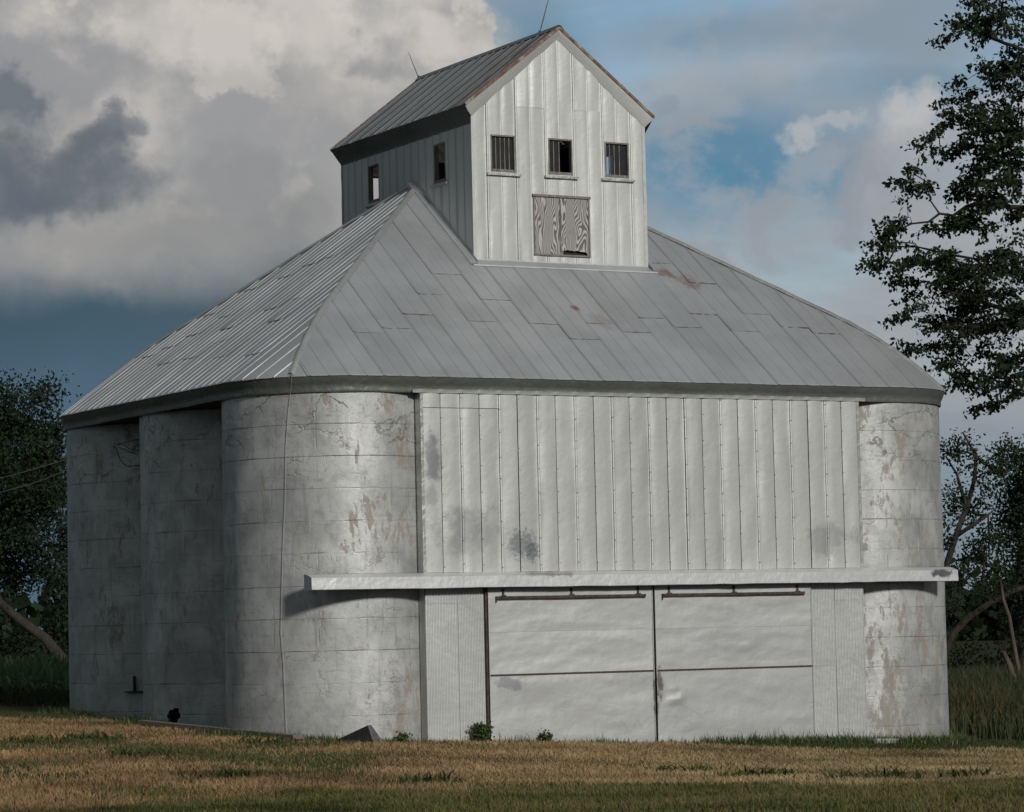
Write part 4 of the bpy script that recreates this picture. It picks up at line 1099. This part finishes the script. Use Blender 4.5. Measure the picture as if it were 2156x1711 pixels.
# tipped dark slab leaning at the front left silo
c0 = Vector((-.80, -2.36, gz(-.8, -2.3)+.03))
o = empty('tipped_slab', c0, 'dark concrete slab tipped on edge against the foot of the front left silo', 'slab')
mb = MB(); rr_ = Vector(_R0)
A = -rr_*.42+Vector((-.05,-.10,.0)); B = rr_*.16+Vector((0,.12,.23)); C0 = rr_*.30+Vector((0,.02,.30)); Dp = rr_*.46+Vector((0,-.05,0))
# thick wedge-shaped slab: two leaning plates meeting at the top
n1 = Vector((.15,-.5,.3)).normalized()*.03
def plate(pts, th):
    mb = MB(); nrm_ = (pts[1]-pts[0]).cross(pts[2]-pts[0]).normalized()*th; k = len(pts)
    mb.v += [tuple(p) for p in pts]+[tuple(p-nrm_) for p in pts]
    mb.f += [tuple(range(k)), tuple(reversed(range(k, 2*k)))]+[(i, k+i, k+(i+1) % k, (i+1) % k) for i in range(k)]
    return mb
plate([A, rr_*.30+Vector((-.05,-.14,-.02)), rr_*.24+Vector((0,.05,.28)), B], .05).build('slab', M['slab_shade'], o)
plate([rr_*.30+Vector((-.04,-.15,-.02)), rr_*.50+Vector((0,-.02,-.02)), rr_*.34+Vector((0,.10,.29)), rr_*.25+Vector((0,.04,.29))], .05).build('slab_edge', M['slab'], o)
# long plank on the grass by the left silos
a, b_ = Vector(hit(450, 1548, 2, .06)), Vector(hit(655, 1563, 2, .05))
A = Vector((-2.5, 3.2, gz(-2.5, 3.2)+.08)); B = Vector((-1.7, -2.0, gz(-1.7, -2)+.08))
# fit its ends to the ground line seen beside the silos
mtp, n_, b__ = mat('weathered_plank'); P = n_.coord(); qq = n_.noise(n_.mapping(P, (3,3,3)), 5, 6, .7)
setp(n_, b__, col=n_.ramp(qq, [(.3,(.13,.10,.09)),(.7,(.24,.20,.175))]), rough=.9)
mb = MB(); dv = (B-A); mb.obox((0,0,.02), dv/2, dv.cross(Vector((0,0,1))).normalized()*.10, Vector((0,0,.035)))
o = mb.build('plank', mtp); o.location = (A+B)/2; tag(o, 'long weathered plank lying in the grass beside the left silos', 'plank')
# pale stone slab at the right end
mb = MB(); mb.box((-.30,-.15,-.02), (.30,.15,.07)); mts, n_, b__ = mat('pale_stone'); setp(n_, b__, col=(.42,.41,.38), rough=.9)
o = mb.build('stone', mts); o.location = (10.25, -2.45, gz(10.25, -2.45)+.07); o.rotation_euler = (0, .03, .2); tag(o, 'flat pale stone in the grass at the foot of the right end', 'stone')

# ------------------------------------------------------------------ plants
def leaves(cent, n_per, spread, size, seed, droop=.3, aspect=.42):
    rg = np.random.default_rng(seed)
    C = np.repeat(np.asarray(cent), n_per, 0); Nn = len(C)
    C = C+rg.normal(0, 1, (Nn, 3))*np.array([spread, spread, spread*.8])
    a = rg.normal(0, 1, (Nn, 3)); a[:, 2] -= droop; a /= np.linalg.norm(a, axis=1)[:, None]
    b_ = rg.normal(0, 1, (Nn, 3)); b_ = np.cross(a, b_); b_ /= np.linalg.norm(b_, axis=1)[:, None]
    s = size*rg.uniform(.6, 1.25, Nn)[:, None]
    nn_ = np.cross(a, b_)
    p0 = C; p1 = C+a*s*.5+b_*s*aspect+nn_*s*.08; p2 = C+a*s; p3 = C+a*s*.5-b_*s*aspect+nn_*s*.08
    V = np.stack([p0, p1, p2, p3], 1).reshape(-1, 3); i = np.arange(Nn)*4
    F_ = np.concatenate([np.stack([i, i+1, i+2], 1), np.stack([i, i+2, i+3], 1)])
    c = np.repeat(rg.uniform(0, 1, Nn), 4); col = np.stack([c, c, c, np.ones_like(c)], 1)
    return V, F_, col
def grow(limbs, targets, seed, step=.35, wig=.10):
    """limbs: list of (points, [radii]); targets Nx3 -> nodes with parents; returns node arrays"""
    rg = np.random.default_rng(seed); nodes = []; par = []; fixed = []
    for (pts, r0, r1) in limbs:
        pts = [np.array(p, float) for p in pts]
        prev = -1
        if nodes:
            dd = [np.linalg.norm(q-pts[0]) for q in nodes]; k = int(np.argmin(dd))
            if dd[k] < .8: prev = k
        L = sum(np.linalg.norm(pts[i+1]-pts[i]) for i in range(len(pts)-1)); acc = 0
        for i in range(len(pts)-1):
            sl_ = np.linalg.norm(pts[i+1]-pts[i]); kk = max(1, int(sl_/step))
            for j in range(kk+(1 if i == len(pts)-2 else 0)):
                p = pts[i]+(pts[i+1]-pts[i])*j/kk
                w_ = rg.normal(0, wig*.25, 3) if 0 < j else 0
                nodes.append(p+w_); par.append(prev); fixed.append(r0+(r1-r0)*(acc+sl_*j/kk)/L); prev = len(nodes)-1
            acc += sl_
    T = np.asarray(targets, float); A_ = np.array(nodes)
    nf = len(nodes)
    dist = np.array([np.min(np.linalg.norm(A_-t, axis=1)) for t in T]); order = np.argsort(dist)
    cap = nf+len(T)*14; NB = np.zeros((cap, 3)); NB[:nf] = A_; cnt = nf; tips = []
    for t in T[order]:
        dd = np.linalg.norm(NB[:cnt]-t, axis=1); k = int(np.argmin(dd)); p = NB[k].copy(); L = dd[k]
        if L < .05: tips.append(k); continue
        kk = min(12, max(1, int(L/step))); prev = k; sag = rg.normal(0, wig, 3)*min(1, L)
        for j in range(1, kk+1):
            f = j/kk; q = p+(t-p)*f+sag*math.sin(math.pi*f)+(rg.normal(0, wig*.2, 3) if j < kk else 0)
            if cnt >= cap: break
            NB[cnt] = q; par.append(prev); fixed.append(0); prev = cnt; cnt += 1
        tips.append(prev)
    par = par[:cnt]; cntc = np.zeros(cnt)
    for i in range(cnt-1, -1, -1):
        cntc[i] = max(cntc[i], 1)
        if par[i] >= 0: cntc[par[i]] += cntc[i]*.55 if False else 0
    # pipe model
    load = np.zeros(cnt); 
    for i in range(cnt-1, -1, -1):
        load[i] = max(load[i], 1)
        if par[i] >= 0 and par[i] < i: load[par[i]] += load[i]
    return NB[:cnt], par, fixed, load, tips, nf
def make_tree(name, label, cat, base, limbs, targets, seed, tipr=.008, nl=40, spread=.22, lsize=.12, lmat='leaf', droop=.4, step=.35, group=None, wig=.12, extra=3, maxr=.2, spray=0):
    base = np.array(base, float)
    root = empty(name, tuple(base), label, cat, group)
    NB, par, fixed, load, tips, nf = grow(limbs, targets, seed, step, wig)
    # count only branching load: use the number of tips beyond each node
    tl = np.zeros(len(NB)); 
    for t in tips: tl[t] += 1
    for i in range(len(NB)-1, -1, -1):
        if par[i] >= 0 and par[i] < i: tl[par[i]] += tl[i]
    rad = np.array([max(fixed[i], min(maxr, tipr*(max(tl[i], 1))**.42)) if i < nf else min(maxr, tipr*max(tl[i], 1)**.42) for i in range(len(NB))])
    mb = MB(); kids = {}
    for i in range(len(NB)): kids.setdefault(par[i], []).append(i)
    used_start = []
    stack = list(kids.get(-1, []))
    starts = [(-1, k) for k in stack]
    while starts:
        p, k = starts.pop(); chain = [p] if p >= 0 else []; cur = k
        while True:
            chain.append(cur); ks = kids.get(cur, [])
            if not ks: break
            ks = sorted(ks, key=lambda q: -(rad[q]))
            for q in ks[1:]: starts.append((cur, q))
            cur = ks[0]
        if len(chain) > 1:
            rs = [rad[c] for c in chain]; rs[0] = min(rs[0], rs[1]*1.3) if p >= 0 else rs[0]; rs[-1] *= .5
            mb.tube([NB[c]-base for c in chain], rs, 8 if rs[0] > .05 else (5 if rs[0] > .02 else 3), cap=False)
    scs = []
    if spray:
        rs_ = np.random.default_rng(seed+7); ax_ = np.array([base[0], base[1]])
        for t in tips:
            out_ = NB[t][:2]-ax_; out_ = out_/max(.3, np.linalg.norm(out_))
            for _k in range(2):
                dv_ = np.array([out_[0], out_[1], .10])+rs_.normal(0, .38, 3)*np.array([1, 1, .6]); dv_ /= np.linalg.norm(dv_); L_ = spray*rs_.uniform(.5, 1.25)
                pp = [NB[t]-base+dv_*L_*q-np.array([0, 0, .28*L_*q*q]) for q in (0, .33, .66, 1)]
                mb.tube(pp, [.006, .005, .004, .002], 3, cap=False)
                for q in (.25, .4, .55, .7, .85, 1): scs.append(NB[t]-base+dv_*L_*q-np.array([0, 0, .28*L_*q*q+.02]))
    mb.build('trunk', M['bark'], root, True)
    # leaf clusters at tips and back along the end of each branch
    cs = []; rg = np.random.default_rng(seed+1)
    for t in tips:
        i = t; cs.append(NB[i])
        for _ in range(extra):
            if par[i] < 0 or par[i] < nf: break
            j = par[i]; cs.append(NB[i]*.5+NB[j]*.5); i = j
    cs = np.array(cs)-base
    if spray: cs = np.concatenate([cs[::3], np.array(scs)])
    V, F_, col = leaves(cs, nl, spread, lsize, seed+2, droop, .30)
    fastmesh('crown', V, F_, M[lmat], root, False, col)
    return root
def W3(px, py, d): return tuple(CAM+np.array(px_dir(px, py))*d/ (px_dir(px, py)@_F))
def blob_targets(bl, d, depth, dens, seed):
    """bl: (px,py,rx,ry) ellipses in the outline of the crown; points filling ellipsoids at distance d"""
    rg = np.random.default_rng(seed); out = []
    for (x, y, rx, ry) in bl:
        a = rx*d/FPX; b_ = ry*d/FPX; nn = max(3, int(dens*a*b_*(depth/1.5)))
        for _ in range(nn):
            while True:
                v = rg.uniform(-1, 1, 3)
                if v@v < 1: break
            out.append(np.array(W3(x, y, d))+_R0*v[0]*a+np.array([0,0,1])*v[1]*b_+np.array([_F[0], _F[1], 0])*v[2]*depth)
    return out
# big elm at the right: trunk outside the frame
d = 63.5
near_bl = [(2040,30,55,38),(2110,45,60,50),(2130,140,45,50),(2070,165,45,28),(2000,190,30,12),(2130,230,60,45),(2050,250,60,38),(1985,238,26,12),(2100,330,70,55),(1990,305,42,20),(1935,305,22,16),(2030,370,60,35),(1945,400,35,16),(1885,370,14,8),
    (2080,440,80,50),(1985,460,60,32),(1890,458,30,14),(1855,478,12,9),(1865,515,20,18),(1835,545,12,6),(1930,540,50,30),(2000,560,70,40),(2100,560,70,55),(1890,565,28,14),(1940,600,45,25),(1905,655,26,14),(1985,650,60,38),(2070,660,60,45),(2130,680,40,50),
    (1960,700,45,24),(1895,722,22,9),(2010,730,50,25),(2085,745,50,30),(1975,765,20,9),(2050,790,25,14),(2100,800,30,18),(1990,790,22,7),(2030,812,18,8),(2065,845,10,12),(2110,830,22,10),(2030,60,20,30),(1985,70,9,14)]
near_bl = [(x+38, y, a, b) for x, y, a, b in near_bl]
tg = blob_targets(near_bl+[(2120,400,40,60),(2130,560,30,60),(2120,700,40,50),(2060,600,60,60),(2100,260,50,60),(2140,780,25,40)], d, 1.4, 50, 5)
off = [(2230,100,90,90),(2250,300,110,120),(2260,520,110,120),(2240,720,90,90),(2380,-80,200,150),(2400,150,150,150),(2620,0,200,200),(2650,350,170,200),(2620,620,150,150),(2450,450,120,150),(2480,-350,330,200),(2150,-150,150,130),(2780,-200,150,150)]
tg += blob_targets(off, d+.5, 2.8, 3.2, 6)
b0 = W3(2500, 1560, d); b0 = (b0[0], b0[1], 0)
P3 = lambda x, y, dd=0: W3(x, y, d+dd)
limbs = [([b0, P3(2495,1250), P3(2480,950), P3(2470,650), P3(2460,300,.4), P3(2450,-150,.4), P3(2460,-450)], .38, .06),
    ([P3(2480,900), P3(2330,780,-.4), P3(2200,690,-.5), P3(2080,640,-.4), P3(1960,600)], .13, .02),
    ([P3(2475,800), P3(2350,620,.5), P3(2230,580,.6), P3(2130,575,.5), P3(1990,545)], .13, .02),
    ([P3(2470,650), P3(2330,470,-.6), P3(2180,440,-.7), P3(2060,430,-.5), P3(1900,480)], .12, .015),
    ([P3(2465,500), P3(2320,350), P3(2180,290,.4), P3(2050,260,.4)], .11, .015),
    ([P3(2460,300), P3(2300,160,-.5), P3(2160,110,-.5), P3(2040,60)], .10, .015),
    ([P3(2330,780,-.4), P3(2220,760,.2), P3(2150,790,.3), P3(2080,830,.2)], .05, .01),
    ([P3(2130,575,.5), P3(2020,540), P3(1930,520), P3(1880,520), P3(1838,548)], .03, .006),
    ([P3(2450,50), P3(2560,-120), P3(2700,-250)], .12, .02), ([P3(2470,600), P3(2600,400), P3(2720,250)], .12, .02)]
make_tree('elm_tree', 'big leafy elm reaching in at the right, above the end of the roof', 'tree', b0, limbs, tg, 11, tipr=.0085, nl=5, spread=.05, lsize=.115, lmat='leaf', droop=.6, step=.26, wig=.12, extra=3, spray=.55)

# trees behind, left
def back_tree(label, base_px, d, trunk, bl, seed, dens=5.5, depth=1.8, nl=120, spread=.36, lsize=.15, r0=.22, limbs2=(), lm='leafdark', name='shade_tree', group='trees behind the elevator', extra=1):
    b0 = W3(base_px[0], base_px[1], d); b0 = (b0[0], b0[1], 0.0); dens *= 1.5
    lim = [([b0]+[W3(x, y, d) for x, y in trunk], r0, r0*.3)]+[([W3(x, y, d) for x, y in L], r0*.5, r0*.12) for L in limbs2]
    return make_tree(name, label, 'tree', b0, lim, blob_targets(bl, d, depth, dens, seed), seed, tipr=.018, nl=nl, spread=spread, lsize=lsize, lmat=lm, step=.6, group=group, wig=.25, extra=extra, maxr=.22)
back_tree('dark leafy tree behind the left silos, its trunk leaning over to the left', (150,1450), 96, [(140,1400),(95,1345),(40,1305),(0,1270),(-50,1190),(-60,1050)],
    [(15,1000,90,90),(85,1010,55,90),(30,1170,60,60),(110,1130,35,50),(-60,1100,100,120),(120,1200,22,40),(20,1230,40,25)], 21, limbs2=[[(-50,1190),(20,1100),(80,1020),(100,950)]])
back_tree('tallest dark tree at the left edge, with two rounded tops against the storm cloud', (-60,1440), 104, [(-50,1250),(-20,1100),(10,980),(20,880)],
    [(20,850,34,50),(85,850,42,45),(60,920,75,50),(115,900,24,34),(5,930,60,60),(110,980,34,50),(40,1000,90,50),(-70,900,70,100),(-90,1050,80,100),(120,1070,26,60),(62,1080,60,60)], 22, limbs2=[[(-20,1100),(50,1000),(85,880)]])
back_tree('low dark tree behind the rear left silo', (230,1440), 112, [(225,1300),(220,1150)],
    [(190,1150,80,110),(260,1080,60,80),(150,1260,50,50),(230,1300,90,70),(120,1330,50,30)], 23)
# right
back_tree('slender open tree just right of the front right silo, crooked trunk', (1965,1450), 92, [(1965,1320),(1990,1200),(2012,1130),(2035,1070),(2052,1010),(2055,960),(2035,915)],
    [(2025,940,26,24),(1998,955,14,14),(2060,985,28,26),(2005,1030,24,26),(2048,1075,26,24),(2080,1040,30,24),(2010,1090,24,34),(2000,1140,24,26),(2095,1000,24,36),(2120,960,22,24),(2090,1130,22,30),(1995,1260,16,34),(2070,1150,24,24),(2100,1190,18,20)], 31, dens=7, depth=1.0, nl=55, spread=.24, lsize=.12, r0=.15, limbs2=[[(2012,1130),(2080,1085),(2130,1050)],[(2035,1070),(2015,1000),(2000,960)]], lm='leaf')
back_tree('tree at the right edge with a long pale limb leaning out from behind the silo', (1968,1470), 98, [(1990,1372),(2010,1330),(2040,1300),(2085,1270),(2125,1248),(2170,1232),(2230,1190),(2280,1080)],
    [(2040,1200,24,40),(2060,1240,30,18),(2000,1290,18,30),(2020,1220,18,24),(2150,1180,30,40),(2220,1120,80,80),(2100,1225,30,14)], 32, dens=6, depth=1.2, nl=55, spread=.27, lsize=.12, r0=.14, limbs2=[[(2085,1270),(2070,1220),(2075,1150)]])
back_tree('dense dark tree cut by the right edge of the photograph', (2158,1460), 104, [(2152,1400),(2150,1300),(2145,1180),(2150,1050)],
    [(2150,970,30,40),(2160,1060,42,55),(2140,1130,34,50),(2165,1180,45,55),(2150,1260,28,45),(2200,1000,60,90),(2260,1120,80,110),(2210,1280,60,70),(2155,1330,22,30)], 33, dens=8, depth=1.8, r0=.2, limbs2=[[(2150,1300),(2125,1230),(2110,1180)]])
# dead trunks
def dead(label, pts, d, rad, name='dead_trunk'):
    P_ = [Vector(W3(x, y, d)) for x, y in pts]; base = Vector((P_[0].x, P_[0].y, 0)); mb = MB()
    P_ = [base]+P_
    mb.tube([p-base for p in P_], [rad*1.2]+[rad*(1-.35*i/(len(pts)-1)) for i in range(len(pts))], 9)
    o = mb.build(name, M['deadwood'], None, True); o.location = base; tag(o, label, 'tree trunk')
dead('broken pale stump leaning left among the weeds at the right edge', [(2132,1425),(2125,1400),(2112,1372)], 90, .10)
dead('thin dead trunk rising behind the broken stump at the right edge', [(2148,1430),(2135,1360),(2125,1300),(2112,1262),(2106,1225)], 92, .07)
# bushes and hedge
def bush(label, px, py, d, rx, ry, seed, lm='leafdark', ls=.17, nl=60, grp='bushes behind the elevator'):
    b0 = W3(px, py, d); b0 = (b0[0], b0[1], 0); hgt_px = ry
    top = W3(px, py-ry*1.4, d)
    make_tree('bush', label, 'bush', b0, [([b0, tuple(np.array(b0)*.4+np.array(top)*.6)], .05, .02)], blob_targets([(px, py-ry*.75, rx, ry*.8), (px-rx*.4, py-ry*.35, rx*.7, ry*.45), (px+rx*.4, py-ry*.35, rx*.7, ry*.45)], d, 1.2, 5, seed), seed, tipr=.012, nl=nl, spread=.33, lsize=ls, lmat=lm, step=.5, group=grp, wig=.2, extra=1)
bush('rounded green bush right of the elevator, beside the leaning limb', 2040, 1440, 101, 50, 75, 41)
bush('larger bush farther right, behind the broken stump', 2110, 1445, 108, 55, 105, 42, 'leafdark')
bush('dark bush cut by the right edge behind the dead trunk', 2180, 1445, 106, 60, 110, 43)
bush('low bush close to the foot of the right silo', 1985, 1445, 106, 40, 70, 44)
bush('dark bush beyond the corn at the left edge', 10, 1440, 100, 80, 95, 45)
bush('dark bush beyond the corn, next to the rear silo', 110, 1440, 102, 70, 90, 46)
bush('bush filling the gap low behind the rear silo', -110, 1440, 104, 90, 110, 47)
# distant wooded line on the horizon
V_, F__, c_ = leaves(np.array([(CX+dd*math.sin(a), CY+dd*math.cos(a), h) for a, dd, h in zip(RNG.uniform(math.radians(-5), math.radians(62), 6000), RNG.uniform(330, 380, 6000), RNG.uniform(0, 1, 6000)**1.3*7)]), 3, 1.2, 2.2, 77)
o = fastmesh('distant_woods', V_, F__, M['leafdark'], None, False, c_); tag(o, 'distant dark line of woods along the horizon', None, None, 'stuff')

# corn
def corn_plant(V, F_, C, base, h, rg, nleaf=9):
    x, y, z = base
    i = len(V); w_ = .012
    V += [(x-w_, y, z), (x+w_, y, z), (x+w_*.6, y, z+h), (x-w_*.6, y, z+h)]; F_ += [(i, i+1, i+2, i+3)]; C += [.6]*4
    i = len(V); V += [(x, y-w_, z), (x, y+w_, z), (x, y+w_*.6, z+h), (x, y-w_*.6, z+h)]; F_ += [(i, i+1, i+2, i+3)]; C += [.6]*4
    a = rg.uniform(0, math.pi)
    for k in range(nleaf):
        a += math.pi+rg.normal(0, .35); hz = z+h*(.18+.82*k/nleaf); L = h*rg.uniform(.38, .55)*(1 if k < nleaf-1 else .7); up = rg.uniform(.55, 1.1) if k < nleaf-2 else 1.6
        i = len(V); ca, sa = math.cos(a), math.sin(a); cc_ = rg.uniform(0, 1)
        for j in range(5):
            t = j/4; rr_ = L*t*(.85 if up < 1.3 else .35); zz = hz+L*(up*t-up*1.15*t*t if up < 1.3 else t*.85-.1*t*t); ww = .038*(1-t)**.6*(1 if j else .6)+.002
            V += [(x+ca*rr_-sa*ww, y+sa*rr_+ca*ww, zz+.01), (x+ca*rr_+sa*ww, y+sa*rr_-ca*ww, zz-.01)]; C += [cc_]*2
        for j in range(4): F_.append((i+2*j, i+2*j+1, i+2*j+3, i+2*j+2))
V, F_, C = [], [], []; rg = np.random.default_rng(3)
f0 = np.array([_F[0], _F[1], 0])/.9973
for row in range(16):
    for k in range(62):
        dd = 72.5+row*.76; u = -.185*72+k*.17+rg.normal(0, .03)
        p = CAM*np.array([1,1,0])+f0*dd+_R0*u
        if u/dd > -.135: continue
        corn_plant(V, F_, C, (p[0], p[1], 0), rg.uniform(1.15, 1.5), rg)
col = np.stack([np.array(C)]*3+[np.ones(len(C))], 1)
o = fastmesh('corn_field', np.array(V), np.array(F_), M['corn'], None, False, col); tag(o, 'rows of green corn standing left of the rear silo', None, None, 'stuff')
# nearer corn whose leaf tips poke into the bottom edge
tips_ = [(1455,1699),(1508,1702),(1540,1693),(1580,1703),(1650,1699),(1742,1697),(1310,1703),(1860,1706),(1990,1705)]
for k, (px, py) in enumerate(tips_):
    dd = 14.0+.5*(k % 3); tp = np.array(W3(px, py, dd)); h = tp[2]*1.0; V, F_, C = [], [], []
    rg = np.random.default_rng(50+k); x, y = 0, 0
    corn_plant(V, F_, C, (0, 0, 0), h*.66, rg, 8)
    # top leaf reaching the tip
    i = len(V); a = rg.uniform(0, 6.28); L = .05+.04*rg.random(); ca, sa = _R0[0], _R0[1]
    for j in range(5):
        t = j/4; ww = .046*(1-t)**.5+.001; of = L*(t*t-1)*(1 if k % 2 else -1)
        V += [(ca*(of-ww), sa*(of-ww), h*.6+h*.4*t), (ca*(of+ww), sa*(of+ww), h*.6+h*.4*t)]; C += [.35]*2
    for j in range(4): F_.append((i+2*j, i+2*j+1, i+2*j+3, i+2*j+2))
    col = np.stack([np.array(C)]*3+[np.ones(len(C))], 1)
    root = fastmesh('corn_plant', np.array(V), np.array(F_), M['leafdark'], None, False, col); root.location = (tp[0], tp[1], 0)
    where = ['upright tip left of the tallest', 'short tip between two taller ones', 'tallest bent tip, below the right door', 'slanted tip right of the tallest', 'upright tip below the right corrugated sheet', 'tip below the right silo edge', 'leftmost faint tip', 'second faint tip from the right', 'rightmost faint tip'][k]
    tag(root, 'corn plant whose leaf shows at the bottom edge, '+where, 'corn plant', 'corn plants at the bottom edge')
# leafy weed beside the door post
def weed(px, py, h, label, seed, nb=26):
    rg = np.random.default_rng(seed); base = np.array([hit(px, 1300, 1, -2.3)[0], -2.3, 0.0]); base[2] = gz(base[0], base[1])
    cs = []
    mb = MB()
    for k in range(7):
        a = rg.uniform(0, 6.28); L = h*rg.uniform(.6, 1); e = np.array([math.cos(a)*h*.28, math.sin(a)*h*.2, L]); mb.tube([(0,0,0), tuple(e*.5*np.array([.6,.6,1])), tuple(e)], [.008,.006,.003], 4)
        for t in np.linspace(.25, 1, 7): cs.append(e*t)
    o = empty('weed', tuple(base), label, 'weed'); mb.build('stem', M['weed'], o)
    V, F_, c_ = leaves(np.array(cs), nb, .05, .06, seed, 0.1, .4); fastmesh('foliage', V, F_, M['weed'], o, False, c_)
weed(1012, 1545, .34, 'leafy green weed growing beside the left door post', 61, 16)
weed(1145, 1555, .20, 'thin weed at the foot of the left sliding door', 63, 4)
weed(840, 1555, .20, 'straggly weed at the foot of the front left silo', 64, 5)
print('objects', len(bpy.data.objects))
